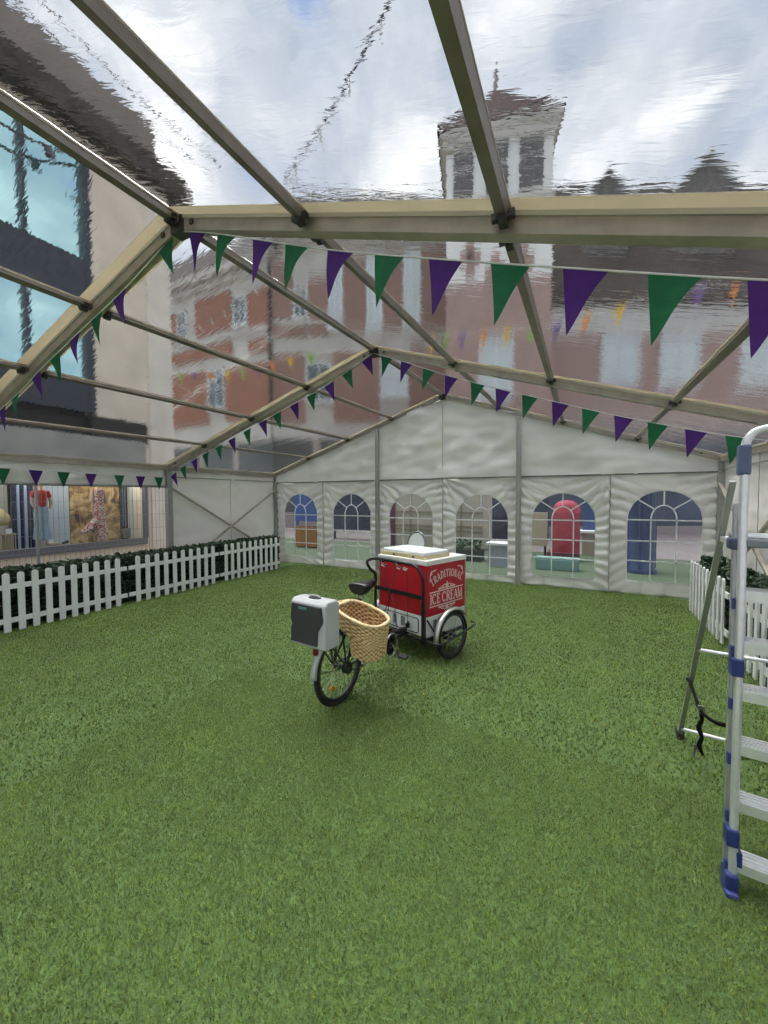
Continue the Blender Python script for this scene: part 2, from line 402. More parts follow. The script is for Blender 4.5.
# ------------------------------------------------------------------ back wall: six window panels and the gable
def fold(p): return 1-1.6*abs(math.sin(p*.5))**.8
def wrinkle(s, z, i, wdt=1.5, top=TZ):
    d = 0.0; w1 = MN.noise((s*1.6, z*1.6, i*3.1)); w2 = MN.noise((s*3.3+9, z*2.7, i*5.3)); w3 = MN.noise((s*.9, z*5+3, i*2.2))
    for k, e_ in ((0, s), (1, wdt-s)):
        ph = i*1.7+k*2.3; gate = .45+.9*max(0, .5+MN.noise((k*7.1, z*3.1, i*1.9)))
        slope = (.55-z*.55)
        d += 0.017*gate*math.exp(-e_/(.16+.10*w3+.06))*fold(2*PI*((z-e_*slope)*5.4)+ph+3.2*w1+2.0*w2)*min(1, e_/.03)
        r = math.hypot(e_, top-z)+1e-4; an = math.atan2(top-z, e_+1e-4)
        d += 0.013*math.exp(-((r-.42)/.42)**2)*fold(an*17+ph+2.5*w2)*(.6+w1)
    d += 0.010*w1+.006*w2
    if z < .3: d += .010*fold(s*16+i+3*w1)*(1-z/.3)
    return d*3.0
WINS = [(-6.787, -5.779, 0.189, 1.735, 1.225), (-5.298, -4.286, 0.189, 1.721, 1.225), (-3.809, -2.795, 0.15, 1.715, 1.2),
        (-2.299, -1.282, 0.12, 1.69, 1.19), (-0.836, 0.20, 0.19, 1.705, 1.225), (0.685, 1.691, 0.236, 1.737, 1.257)]
def arch(x0, x1, z0, zt, zs, n=22):
    c = (x0+x1)/2; r = (x1-x0)/2; pts = [(x0, z0), (x1, z0)]
    for k in range(n+1):
        a_ = PI*k/n; pts.append((c+r*math.cos(a_), zs+(zt-zs)*math.sin(a_)))
    return pts
def in_poly(x, y, P):
    c = False; n = len(P); j = n-1
    for i in range(n):
        if (P[i][1] > y) != (P[j][1] > y) and x < (P[j][0]-P[i][0])*(y-P[i][1])/(P[j][1]-P[i][1])+P[i][0]: c = not c
        j = i
    return c
wb_root = None
b_all = NB()
for i, wdw in enumerate(WINS):
    s0 = XL+1.5*i; P = arch(*wdw); pts = []; edges = []
    m = len(P); pts += [Vector(p) for p in P]; edges += [(k, (k+1) % m) for k in range(m)]
    nx, nz = 56, 74
    for a_ in range(nx+1):
        for c_ in range(nz+1):
            x = s0+1.5*a_/nx; z = 0.0+TZ*c_/nz
            if min((x-p[0])**2+(z-p[1])**2 for p in P) > 0.012**2: pts.append(Vector((x, z)))
    vo, eo, fo, *_ = delaunay_2d_cdt(pts, edges, [], 0, 1e-5)
    vs = [b_all.verts.new((v.x, YB+.01+wrinkle(v.x-s0, v.y, i), v.y)) for v in vo]
    for f in fo:
        cx = sum(vo[k].x for k in f)/3; cz = sum(vo[k].y for k in f)/3
        if not in_poly(cx, cz, P):
            ff = b_all.faces.new([vs[k] for k in f]); ff.smooth = True
struct('wall_back', b_all, M_pvc, solid=.004)
M_bar = mat('glazing_white', (0.82, 0.84, 0.84), 0.45)
for i, (x0, x1, z0, zt, zs) in enumerate(WINS):
    P = arch(x0-.012, x1+.012, z0-.012, zt+.012, zs); b = NB()
    c = (x0+x1)/2; r = (x1-x0)/2; cz = (z0+zt)/2
    vs = [b.verts.new((p[0], YB+.014+.0*i, p[1])) for p in P]; b.faces.new(vs)
    bmesh.ops.subdivide_edges(b, edges=b.edges[:], cuts=1)
    wo_ = struct('window_%d' % (i+1), b, M_filmwin)
    b = NB(); y = YB+.004; g = .022
    rr = r*.345; rz = (zt-zs)*.47
    for xx in (c-rr, c+rr): bar(b, (xx, y, z0), (xx, y, zs+.02), .008, .020, (1, 0, 0))
    hz = [zs, zs-(zs-z0)*.345, zs-(zs-z0)*.675]
    for z in hz: bar(b, (x0, y, z), (x1, y, z), .008, .020, (0, 0, 1))
    pa = [V(c+rr*math.cos(PI*k/14), y, zs+.02+rz*math.sin(PI*k/14)) for k in range(15)]
    for p, q in zip(pa, pa[1:]): bar(b, p, q, .008, .022, (q-p).cross(V(0, 1, 0)))
    for an in (PI/4, PI/2, 3*PI/4):
        p = V(c+rr*math.cos(an), y, zs+.02+rz*math.sin(an)); q = V(c+r*math.cos(an), y, zs+(zt-zs)*math.sin(an))
        bar(b, p, q, .008, .020, (q-p).cross(V(0, 1, 0)))
    mesh('glazing_bars', b, M_bar, wo_)
# gable
b = NB(); nx, nz = 120, 40; grid = []
for i in range(nx+1):
    x = XL+9*i/nx; zt = roof_z(x)+.01; row = []
    for j in range(nz+1):
        z = TZ+(zt-TZ)*j/nz
        d = .075*MN.noise((x*1.3, z*1.6, 2.2))+.045*MN.noise((x*3.1, z*2.2, 7.7))+.034*MN.noise((x*2.2+z*3.2, z*5-x*1.5, 1.1))+.010*math.sin((x-XM)*2.6+z*2.2)+.008*math.sin(abs(x-XM)*9+z*5)*math.exp(-abs(x-XM)/1.2)+.005*math.sin(x*7-z*11)
        for px in (XL+3, XL+6): d += .009*math.sin(z*15+x*6)*math.exp(-abs(x-px)/.25)
        row.append(b.verts.new((x, YB+.012+d, z)))
    grid.append(row)
for i in range(nx):
    for j in range(nz):
        f = b.faces.new((grid[i][j], grid[i+1][j], grid[i+1][j+1], grid[i][j+1])); f.smooth = True
struct('wall_gable', b, M_pvc, solid=.004)
def lacing(p, q, off, amp=.008, n=26):
    b = NB(); p, q = Vector(p), Vector(q); pts = [p.lerp(q, k/n)+Vector(off)*(amp if k % 2 else -amp) for k in range(n+1)]
    tube(b, pts, .0045, 5)
    bar(b, p-V(0, .001, 0), q-V(0, .001, 0), .02, .004, off)
    struct('lacing_cord', b, M_lace)
for k in (1, 3, 5): lacing((XL+1.5*k, YB-.012, .02), (XL+1.5*k, YB-.012, TZ), (1, 0, 0))
lacing((XM, YB-.012, TZ), (XM, YB-.012, RG-.1), (1, 0, 0))
# side walls: plain white panels with a lace seam and crossed braces
def side_panel(name, x, y0, y1, z0, z1, sgn):
    b = NB(); ny, nz = 70, 44; grid = []
    for i in range(ny+1):
        row = []
        for j in range(nz+1):
            s = i/ny; z = z0+(z1-z0)*j/nz; y = y0+(y1-y0)*s
            d = .06*MN.noise((y*1.5, z*1.6, x))+.034*MN.noise((y*3+z*2, z*4-y, x*2))+.010*math.sin(z*8+y*3)*(1-s)*s*3+.012*math.sin((y-y0)*5+z*4)*.6
            e_ = min(abs(s-.5), s, 1-s)*(y1-y0)
            d += .012*math.exp(-e_/.2)*math.sin(z*24+5*MN.noise((y*2, z*2.5, x))+e_*9)*min(1, e_/.04)
            row.append(b.verts.new((x+sgn*(d+.015), y, z)))
        grid.append(row)
    for i in range(ny):
        for j in range(nz):
            f = b.faces.new((grid[i][j], grid[i+1][j], grid[i+1][j+1], grid[i][j+1])); f.smooth = True
    struct(name, b, M_pvc, solid=.004)
    if z1-z0 > 1:
        ym = (y0+y1)/2
        b = NB(); tube(b, [(x-sgn*.012, ym, z0+(z1-z0)*k/24) if k % 2 else (x-sgn*.012, ym+.01, z0+(z1-z0)*k/24) for k in range(25)], .005, 5)
        struct('lacing_cord', b, M_lace)
        b = NB(); bar(b, (x-sgn*.01, y0, TZ+.03), (x-sgn*.01, y1, TZ+.03), .02, .02); struct('wall_rail', b, M_post)
side_panel('wall_left', XL, YF[1]+.05, YB-.05, 0, EV-.05, -1)
for (p, q) in (((XL+.045, YF[1]+.03, 1.84), (XL+.045, YB-.06, 0.20)), ((XL+.085, YB-.06, 1.86), (XL+.085, YF[1]+.03, 0.22))):
    b = NB(); bar(b, p, q, .03, .045, (1, 0, 0)); struct('brace_bar', b, M_alu)
for k in (1, 2):
    side_panel('wall_valance', XL, YF[k+1]+.05, YF[k]-.05, 1.88, EV-.05, -1)
    b = NB(); tube(b, [(XL, YF[k+1]+.05, 1.862), (XL, YF[k]-.05, 1.868)], .022, 10); struct('valance_rail', b, M_post)
side_panel('wall_right', XR, YF[1]+.05, YB-.05, 0, EV-.05, 1)
side_panel('wall_right', XR, YF[2]+.05, YF[1]-.05, 0, EV-.05, 1)
for (p, q) in (((XR-.045, YF[1]+.03, 0.20), (XR-.045, YB-.06, 1.84)), ((XR-.085, YB-.06, 0.22), (XR-.085, YF[1]+.03, 1.86))):
    b = NB(); bar(b, p, q, .03, .045, (1, 0, 0)); struct('brace_bar', b, M_alu)

# ------------------------------------------------------------------ buildings outside
def part(name, boxes, m, parent, bevel=0, label=None):
    b = NB()
    for lo, hi in boxes: box(b, lo, hi)
    return mesh(name, b, m, parent, bevel=bevel, label=label)
M_stone = mat('beige_stone', (0.74, 0.655, 0.54), 0.85, var=0.10, vscale=1.5, bump=.25, bscale=25)
M_stone2 = mat('pale_stone', (0.76, 0.70, 0.62), 0.85, var=0.08, vscale=2, bump=.25, bscale=25)
M_dkroof = mat('dark_cornice', (0.075, 0.068, 0.058), 0.9, spec=.1, var=0.25, vscale=2)
M_attic = mat('attic_brown', (0.22, 0.19, 0.165), 0.85, var=0.12, vscale=2)
M_navyfr = mat('navy_frame', (0.018, 0.026, 0.042), 0.4)
M_sky = mat('mirror_glass', (0.50, 0.76, 0.77), 0.04, 0.9)
M_fasc = mat('grey_fascia', (0.33, 0.33, 0.31), 0.7, var=0.2, vscale=1.2)
XF = -9.5
t = thing('shop_building', 'beige stone building with tall blue-green windows beyond the left side of the tent', 'building', (-12, 2, -.06))
part('wall', [((-14, 4.88, 3.0), (XF, 6.03, 9.3)), ((-14, -6, 9.07), (XF, 4.88, 9.3)), ((-14, -6, -.06), (XF, 5.90, .54)), ((-14, 5.90, -.06), (XF, 6.03, 3.0))], M_stone, t)
part('pilaster', [((-14, 6.03, -.06), (XF+.04, 6.65, 9.3))], M_stone2, t)
part('cornice', [((-14, -6, 9.2), (XF+.35, 6.95, 9.75))], M_dkroof, t)
part('attic', [((-14, -6, 9.75), (XF, 6.35, 10.75)), ((-14, 6.35, 9.75), (XF-.2, 7.55, 10.05))], M_attic, t)
part('fascia', [((-14, -6, 2.3), (XF+.06, 5.9, 3.0))], M_fasc, t)
part('soffit', [((-14, -6, 3.0), (XF-.25, 4.77, 3.55)), ((XF-.25, 4.77, 2.95), (XF+.02, 5.97, 3.45))], mat('soffit_black', (.03, .03, .028), .8), t)
for (z0, z1, ys) in ((4.15, 5.84, [(-6, -3.2), (-3.15, -1.2), (-1.15, .9), (.95, 2.6), (2.65, 3.72), (3.80, 4.76)]), (6.73, 8.95, [(-6, -3.2), (-3.15, -1.2), (-1.15, .9), (.95, 2.6), (2.65, 3.72), (3.80, 4.76)])):
    wn = part('window', [((-9.75, -6, z0-.1), (XF-.1, 4.77, z0)), ((-9.75, -6, z1), (XF-.1, 4.77, z1+.12)), ((-9.75, 4.76, z0-.6), (XF-.02, 4.88, z1+.12))] +
              [((-9.75, ys[k][1], z0), (XF-.06, ys[k+1][0], z1)) for k in range(len(ys)-1)], M_navyfr, t)
    for (a_, c_) in ys:
        b = NB(); box(b, (-9.72, a_, z0), (-9.66, c_, z1)); mesh('pane', b, M_sky, wn)
part('spandrel', [((-9.8, -6, 5.84), (XF-.03, 4.87, 6.73)), ((-9.8, -6, 3.5), (XF-.03, 4.87, 4.15))], M_navyfr, t)
# shop window opening
part('shopfront_frame', [((-9.6, -6, .54), (XF+.05, 5.90, .69)), ((-9.6, 5.87, .69), (XF+.04, 5.93, 2.3)), ((-9.58, 2.9, .69), (-9.5, 2.96, 2.3))], mat('shop_grey', (.17, .18, .20), .5, .3), t)
part('display_interior', [((-11.4, -6, .5), (-11.3, 6.4, 2.35)), ((-11.3, 6.3, .5), (-9.6, 6.38, 2.35)), ((-11.3, -6, 2.3), (-9.6, 6.3, 2.36)), ((-11.3, -6, .5), (-9.6, 6.3, .58))], mat('shop_inside', (.32, .31, .28), .8), t)
b = NB(); box(b, (-9.56, -6, .69), (-9.555, 5.87, 2.3)); mesh('shop_glass', b, film_mat('shop_glass', (.96, .98, .98), (1, 1, 1), .02, .0, .35, .02), t)
# shop display
XD = -9.98
def rockmat():
    m = bpy.data.materials.new('rock_print'); m.use_nodes = True; t = m.node_tree; L = t.links; bs = t.nodes['Principled BSDF']; bs.inputs['Roughness'].default_value = .6
    c = N(t, 'ShaderNodeTexCoord'); n = N(t, 'ShaderNodeTexNoise', Scale=4.5, Detail=6.0, Distortion=1.0); L.new(c.outputs['Object'], n.inputs['Vector'])
    r = N(t, 'ShaderNodeValToRGB'); e_ = r.color_ramp.elements; e_[0].position = .36; e_[0].color = (.06, .035, .02, 1); e_[1].position = .62; e_[1].color = (.62, .46, .24, 1)
    k = e_.new(.46); k.color = (.30, .18, .08, 1); k = e_.new(.54); k.color = (.50, .33, .14, 1)
    L.new(n.outputs['Fac'], r.inputs[0]); L.new(r.outputs[0], bs.inputs['Base Color']); return m
b = NB(); box(b, (XD-.32, 4.66, .6), (XD-.29, 5.72, 2.25)); tag(mesh('photo_banner', b, rockmat()), 'tall photo banner of golden brown rocks in shop display', 'banner')
b = NB(); box(b, (XD-.32, 4.10, .6), (XD-.28, 4.64, 2.25)); tag(mesh('shop_backdrop', b, mat('pale_blue', (.42, .49, .54), .7)), 'pale blue-grey backdrop panel behind the jeans mannequin', 'panel')
b = NB(); box(b, (XD-.1, 5.86, .6), (XD-.04, 6.24, 2.25)); tag(mesh('shop_backdrop', b, mat('pale_mint', (.55, .62, .60), .7)), 'narrow pale mint panel at right end of shop window', 'panel')
t = thing('striped_towel', 'hanging dark navy towel with pale blue stripes in shop window', 'towel', (XD-.2, 3.78, .62))
b = NB(); box(b, (XD-.22, 3.62, .62), (XD-.19, 3.97, 2.25)); mesh('cloth', b, mat('towel_navy', (.018, .025, .06), .9), t)
for y in (3.70, 3.82):
    b = NB(); box(b, (XD-.189, y, .62), (XD-.183, y+.045, 2.25)); mesh('stripe', b, mat('towel_pale', (.38, .46, .62), .9), t)
b = NB(); box(b, (XD-.35, 3.30, .6), (XD-.3, 3.60, 2.25)); box(b, (XD-.35, 3.97, .6), (XD-.3, 4.1, 2.25))
tag(mesh('shop_backdrop', b, mat('panel_stone', (.42, .41, .38), .8)), 'beige backdrop panel behind the straw bag and striped towel', 'panel')
t = thing('dark_doorway', 'dark opening with striped curtain at right of rock banner', 'doorway', (XD-.25, 5.85, .6))
b = NB(); box(b, (XD-.3, 5.73, .6), (XD-.27, 5.97, 2.25)); mesh('opening', b, mat('dark_open', (.02, .018, .016), .9), t)
for y in (5.77, 5.83): 
    b = NB(); box(b, (XD-.27, y, .95), (XD-.25, y+.025, 2.25)); mesh('stripe', b, mat('stripe_blue', (.16, .2, .3), .9), t)
b = NB(); box(b, (XD-.27, 5.76, .66), (XD-.15, 5.9, .9)); mesh('crate', b, mat('crate_grey', (.2, .19, .17), .9), t)

def mannequin(name, y, parts_, label):
    t = thing(name, label, 'mannequin', (XD+.05, y, .6))
    for nm, prof, m in parts_:
        b = NB()
        for pts, rr in prof: tube(b, [(XD+.05+p[1], y+p[0], p[2]) for p in pts], rr, 12, 0)
        mesh(nm, b, m, t)
    return t
M_skin = mat('mannequin_skin', (.45, .28, .2), .6); M_top = mat('red_top', (.36, .025, .03), .8); M_jean = mat('pale_denim', (.30, .42, .50), .9, var=.15, vscale=8)
mannequin('mannequin', 4.0, [
    ('trousers', [([(-.03, 0, 1.50), (-.045, 0, 1.35), (-.055, 0, 1.1), (-.065, 0, .82)], [.075, .08, .065, .085]), ([(.03, 0, 1.50), (.05, 0, 1.35), (.06, 0, 1.1), (.085, 0, .80)], [.075, .08, .07, .09])], M_jean),
    ('top', [([(0, 0, 1.48), (0, 0, 1.6), (0, 0, 1.75), (0, 0, 1.82)], [.09, .09, .105, .08]), ([(-.10, 0, 1.80), (-.15, 0, 1.68)], [.05, .045]), ([(.10, 0, 1.80), (.15, 0, 1.68)], [.05, .045])], M_top),
    ('torso', [([(0, 0, 1.8), (0, 0, 1.88), (0, 0, 1.95), (0, 0, 2.05)], [.075, .04, .045, .06]), ([(-.15, 0, 1.68), (-.16, .03, 1.55), (-.11, .05, 1.45)], [.03, .028, .022]), ([(.15, 0, 1.68), (.165, .02, 1.55), (.13, .05, 1.45)], [.03, .028, .022])], M_skin), ('foot', [([(-.06, .02, .82), (-.06, .04, .6)], [.03, .03])], M_skin), ('foot', [([(.08, .02, .82), (.08, .04, .6)], [.03, .03])], M_skin)],
    'shop mannequin in a red top and wide pale blue jeans')
b_ = mat('red_white_print', (.42, .12, .10), .8)
tt = b_.node_tree; bs = tt.nodes['Principled BSDF']; c = N(tt, 'ShaderNodeTexCoord'); v = N(tt, 'ShaderNodeTexVoronoi', Scale=26.0); r = N(tt, 'ShaderNodeValToRGB')
r.color_ramp.elements[0].position = .42; r.color_ramp.elements[0].color = (.34, .06, .05, 1); r.color_ramp.elements[1].position = .62; r.color_ramp.elements[1].color = (.62, .52, .46, 1)
tt.links.new(c.outputs['Object'], v.inputs['Vector']); tt.links.new(v.outputs['Distance'], r.inputs[0]); tt.links.new(r.outputs[0], bs.inputs['Base Color'])
mannequin('mannequin', 5.08, [
    ('dress', [([(0, 0, 1.85), (-.01, 0, 1.6), (0, 0, 1.3), (.03, 0, 1.0), (.05, 0, .70)], [.11, .10, .12, .13, .12]), ([(-.05, .03, 1.2), (-.2, .03, 1.0), (-.38, .02, .88)], [.06, .09, .05])], b_),
    ('torso', [([(0, 0, 1.85), (0, 0, 1.93), (0, 0, 2.0), (0, 0, 2.1)], [.08, .04, .05, .06]), ([(-.11, 0, 1.82), (-.15, .02, 1.55)], [.032, .026]), ([(.11, 0, 1.82), (.16, .02, 1.55)], [.032, .026])], M_skin), ('foot', [([(.05, 0, .7), (.05, .02, .6)], [.035, .03])], M_skin)],
    'shop mannequin in a flowing red and white patterned dress')
t = thing('straw_bag', 'straw shoulder bag hanging at left end of the shop window', 'bag', (XD+.08, 3.36, 1.13))
b = NB(); lathe(b, [(0, 0), (.10, .02), (.14, .1), (.12, .2), (.05, .3), (.03, .33)], 18, Matrix.Translation((XD+.08, 3.36, 1.13))); mesh('pouch', b, mat('straw', (.50, .40, .20), .9, bump=.5, bscale=80), t)
b = NB(); tube(b, [(XD+.08, 3.33, 1.44), (XD+.08, 3.35, 1.8), (XD+.08, 3.37, 2.2), (XD+.08, 3.39, 1.8), (XD+.08, 3.39, 1.44)], .012, 6, 4); mesh('strap', b, mat('strap_pale', (.6, .55, .48), .8), t)
def stool(y, z1, label):
    t = thing('slatted_stool', label, 'stool', (XD+.08, y, .58)); b = NB()
    cbox(b, (XD+.08, y, z1-.015), (.2, .17, .03)); mesh('seat', b, mat('pale_wood', (.45, .35, .24), .7), t)
    for k in range(5):
        b = NB(); cbox(b, (XD+.17, y-.07+.035*k, (z1-.03+.58)/2), (.015, .014, z1-.03-.58)); mesh('slat', b, MATS['pale_wood'], t)
    b = NB(); box(b, (XD-.02, y-.08, .58), (XD+.01, y+.08, z1-.03)); mesh('back_board', b, MATS['pale_wood'], t)
stool(3.46, .98, 'tall slatted wooden stool below the straw bag'); stool(4.16, .72, 'low slatted wooden stool at the feet of jeans mannequin'); stool(4.30, .68, 'low slatted wooden stool right of jeans mannequin, under black shoes')
def card(y, z, label):
    b = NB(); box(b, (XD+.1, y-.05, z), (XD+.115, y+.05, z+.09)); tag(mesh('price_card', b, M_white), label, 'card')
card(3.46, .98, 'white card on the tall slatted stool'); card(4.12, .72, 'white card on the low slatted stool by the jeans')
for y, z, l in ((3.58, .58, 'black shoe on display floor left of striped towel'), (4.20, .58, 'black shoe on display floor between the low stools'), (4.36, .68, 'black shoe on the right-hand low stool')):
    b = NB(); tube(b, [(XD+.14, y-.05, z+.025), (XD+.14, y, z+.035), (XD+.14, y+.05, z+.05)], [.02, .03, .035], 8); tag(mesh('shoe', b, M_black), l, 'shoe')
al = bpy.data.lights.new('shop_light', 'AREA'); al.energy = 60; al.shape = 'RECTANGLE'; al.size = .5; al.size_y = 6; al.color = (1, .95, .88)
ao = bpy.data.objects.new('shop_light', al); COL.objects.link(ao); ao.location = (-9.85, 3.4, 2.27); ao.rotation_euler = (0, math.radians(-25), 0)
# temporary mesh fencing in front of the shop
def heras(y0, y1, label):
    x = -7.7; t = thing('mesh_fence_panel', label, 'fence', (x, (y0+y1)/2, -.05), group='site fence panels')
    b = NB()
    for y in (y0, y1): tube(b, [(x, y, -.06), (x, y, 1.98)], .016, 8)
    for z in (.1, 1.96): tube(b, [(x, y0, z), (x, y1, z)], .015, 8)
    mesh('frame', b, mat('galvanised', (.42, .43, .43), .45, .5), t)
    b = NB(); y = y0+.06
    while y < y1-.02: tube(b, [(x, y, .1), (x, y, 1.95)], .003, 4); y += .075
    for k in range(7): tube(b, [(x, y0, .25+.27*k), (x, y1, .25+.27*k)], .0035, 4)
    o = mesh('wire_mesh', b, mat('wire', (.30, .31, .31), .5, .4), t)
heras(.2, 3.035, 'left wire mesh site fence panel before the shop window'); heras(3.05, 5.6, 'right wire mesh site fence panel before the shop window')

# brick building behind the tent
def brickmat(name, c1, c2, mortar, sc=1.0):
    m = bpy.data.materials.new(name); m.use_nodes = True; t = m.node_tree; L = t.links; bs = t.nodes['Principled BSDF']; bs.inputs['Roughness'].default_value = .9
    c = N(t, 'ShaderNodeTexCoord'); mp = N(t, 'ShaderNodeMapping'); mp.inputs['Rotation'].default_value = (PI/2, 0, 0); L.new(c.outputs['Object'], mp.inputs[0])
    br = N(t, 'ShaderNodeTexBrick', Scale=sc); br.inputs['Color1'].default_value = (*c1, 1); br.inputs['Color2'].default_value = (*c2, 1); br.inputs['Mortar'].default_value = (*mortar, 1)
    br.inputs['Brick Width'].default_value = .225; br.inputs['Row Height'].default_value = .075; br.inputs['Mortar Size'].default_value = .01
    L.new(mp.outputs[0], br.inputs['Vector'])
    n = N(t, 'ShaderNodeTexNoise', Scale=.9, Detail=5.0); L.new(c.outputs['Object'], n.inputs['Vector'])
    mr = N(t, 'ShaderNodeMapRange'); mr.inputs[3].default_value = .75; mr.inputs[4].default_value = 1.2; L.new(n.outputs['Fac'], mr.inputs[0])
    mm = N(t, 'ShaderNodeMix', data_type='RGBA', blend_type='MULTIPLY'); mm.inputs[0].default_value = 1; L.new(br.outputs[0], mm.inputs[6]); L.new(mr.outputs[0], mm.inputs[7]); L.new(mm.outputs[2], bs.inputs['Base Color'])
    MATS[name] = m; return m
M_brick = brickmat('red_brick', (.30, .105, .052), (.23, .08, .042), (.26, .20, .16))
M_brickp = brickmat('pink_brick', (.36, .225, .195), (.30, .18, .155), (.40, .35, .32))
M_rend = mat('pale_render', (.45, .44, .40), .85, var=.12, vscale=1.0)
M_winw = mat('window_white', (.62, .65, .66), .5)
M_winp = mat('window_pale_glass', (.50, .57, .58), .15, .2)
M_wind = mat('window_dark_glass', (.10, .13, .14), .08, .3)
M_slate = mat('slate', (.050, .042, .038), .95, spec=.1, var=.45, vscale=3, bump=.4, bscale=20, stretch=(1, 1, 5))
YW = 17.0
CURM = None
def lpart(name, boxes, m, parent, bevel=0):
    b = NB()
    for lo, hi in boxes: box(b, lo, hi, CURM or WM[parent.name])
    return mesh(name, b, m, parent, bevel=bevel)
def bwindow(x0, x1, z0, z1, glass, parent, y=0.0, bars=(1, 1)):
    f = .09; y0, y1 = y-.1, y+.05
    bx_ = [((x0, y0, z0), (x0+f, y1, z1)), ((x1-f, y0, z0), (x1, y1, z1)), ((x0, y0, z1-f), (x1, y1, z1)), ((x0-.1, y0-.08, z0-.12), (x1+.1, y1, z0+.03))]
    for k in range(bars[0]): xx = x0+(x1-x0)*(k+1)/(bars[0]+1); bx_.append(((xx-.03, y0+.02, z0), (xx+.03, y1, z1)))
    for k in range(bars[1]): zz = z0+(z1-z0)*(k+1)/(bars[1]+1); bx_.append(((x0, y0+.02, zz-.03), (x1, y1, zz+.03)))
    fr = lpart('window', bx_, M_winw, parent); lpart('pane', [((x0+.05, y-.045, z0), (x1-.05, y-.03, z1))], glass, fr)
def gable_roof(parent, x0, x1, ye, ze, yr, zr, yb2, name='roof', m=None):
    b = NB(); vs = [b.verts.new((CURM or WM[parent.name]) @ V(*p)) for p in ((x0, ye, ze), (x1, ye, ze), (x1, yr, zr), (x0, yr, zr), (x1, yb2, ze), (x0, yb2, ze))]
    for f in ((0, 1, 2, 3), (3, 2, 4, 5), (0, 3, 5), (1, 4, 2), (0, 5, 4, 1)): b.faces.new([vs[i] for i in f])
    mesh(name, b, m or M_slate, parent)
M_fp = mat('fascia_pale', (.45, .45, .42), .8, var=.15, vscale=.5); M_sfd = mat('shopfront_dark', (.09, .105, .10), .3, var=.5, vscale=.35)
# wing nearest the shop building, running parallel to the back wall (local x measured from its right end)
t = thing('brick_building', 'long red brick building with pale stone bands and slate roof behind the tent', 'building', (-15.5, YW, -.06))
lpart('wall', [((-19, 0, 0), (0, 8, 15.2))], M_rend, t)
lpart('brickwork', [((x0+15.5, -.08, z0), (x1+15.5, .02, z1)) for (x0, x1, z0, z1) in ((-24.6, -23.7, 11.7, 13.6), (-21.75, -18.65, 11.75, 13.95), (-17.3, -15.6, 11.3, 13.5), (-24.6, -18.65, 10.3, 11.0), (-17.3, -15.6, 10.0, 10.7), (-24.5, -20.8, 6.3, 9.6), (-19.25, -15.6, 6.3, 9.4))], M_brick, t)
lpart('cornice', [((-19, -.45, 14.95), (0.2, .1, 15.4)), ((-19, -.12, 11.15), (0, 0, 11.4)), ((-19, -.25, 14.4), (0, 0, 14.6))], M_rend, t)
lpart('shop_fascia', [((-19, -.3, 4.9), (0, 0, 5.9))], M_fp, t)
lpart('shopfront', [((-19, -.12, 1.2), (0, 0, 4.9))], M_sfd, t)
lpart('stall_riser', [((-19, -.16, 0), (0, 0, 1.2))], mat('riser', (.36, .3, .28), .8), t)
for x in range(-18, 0, 3): lpart('shop_pier', [((x, -.2, 0), (x+.4, .05, 4.9))], mat('pier', (.38, .34, .31), .8), t)
gable_roof(t, -19, .5, -.5, 15.4, 3.6, 20.0, 9)
b = NB(); tube(b, [WM[t.name] @ V(-.1, -.16, 4.9), WM[t.name] @ V(-.1, -.16, 14.9)], .09, 8); mesh('drainpipe', b, M_aludark, t)
for (x0, x1, z0, z1) in ((-23.5, -22.6, 11.75, 13.6), (-18.45, -17.4, 11.75, 13.4), (-20.75, -19.3, 7.2, 9.55)): bwindow(x0+15.5, x1+15.5, z0, z1, M_wind, t)
# wing that turns to face the tent
CURM = Matrix.Translation((-15.5, YW, -.06)) @ Matrix.Rotation(.469, 4, 'Z')
K = 22.2/392
def px(x): return (x-384)*K+6.14
def pz(y): return 1.71+(497.3-y)*K
lpart('wall', [((0, 0, 0), (13, 7, pz(246)))], M_rend, t)
lpart('brickwork', [((px(x0), -.08, pz(y1)), (px(x1), .02, pz(y0))) for (x0, x1, y0, y1) in ((275, 295, 268, 322), (275, 309, 330, 340), (311, 329, 284, 338), (346, 366, 264, 336), (385, 402, 262, 332), (422, 470, 258, 334), (275, 306, 357, 424), (335, 380, 355, 424), (409, 475, 350, 424))], brickmat('brown_brick', (.30, .155, .115), (.245, .12, .09), (.27, .23, .20)), t)
lpart('cornice', [((-.2, -.4, pz(252)), (13, .1, pz(245))), ((0, -.12, pz(328)), (px(346), 0, pz(324))), ((0, -.06, pz(356)), (13, 0, pz(352)))], M_rend, t)
lpart('shop_fascia', [((0, -.3, pz(440)), (13, 0, pz(426)))], M_fp, t)
lpart('shopfront', [((0, -.12, .9), (13, 0, pz(440)))], M_sfd, t)
lpart('stall_riser', [((0, -.16, 0), (13, 0, .9))], MATS['riser'], t)
for x in (2.2, 5.2, 8.2, 11.2): lpart('shop_pier', [((x, -.2, 0), (x+.4, .05, pz(440)))], MATS['pier'], t)
gable_roof(t, -.3, 13, -.5, pz(246), 3.6, pz(246)+5.0, 8)
for (x0, x1, y0, y1, g) in ((296, 309, 296, 321, M_wind), (330, 344, 266, 332, M_winp), (368, 383, 262, 332, M_winp), (404, 420, 258, 330, M_winp), (308, 333, 366, 402, M_wind), (381, 408, 361, 398, M_winp)): bwindow(px(x0), px(x1), pz(y1), pz(y0), g, t)
CURM = None
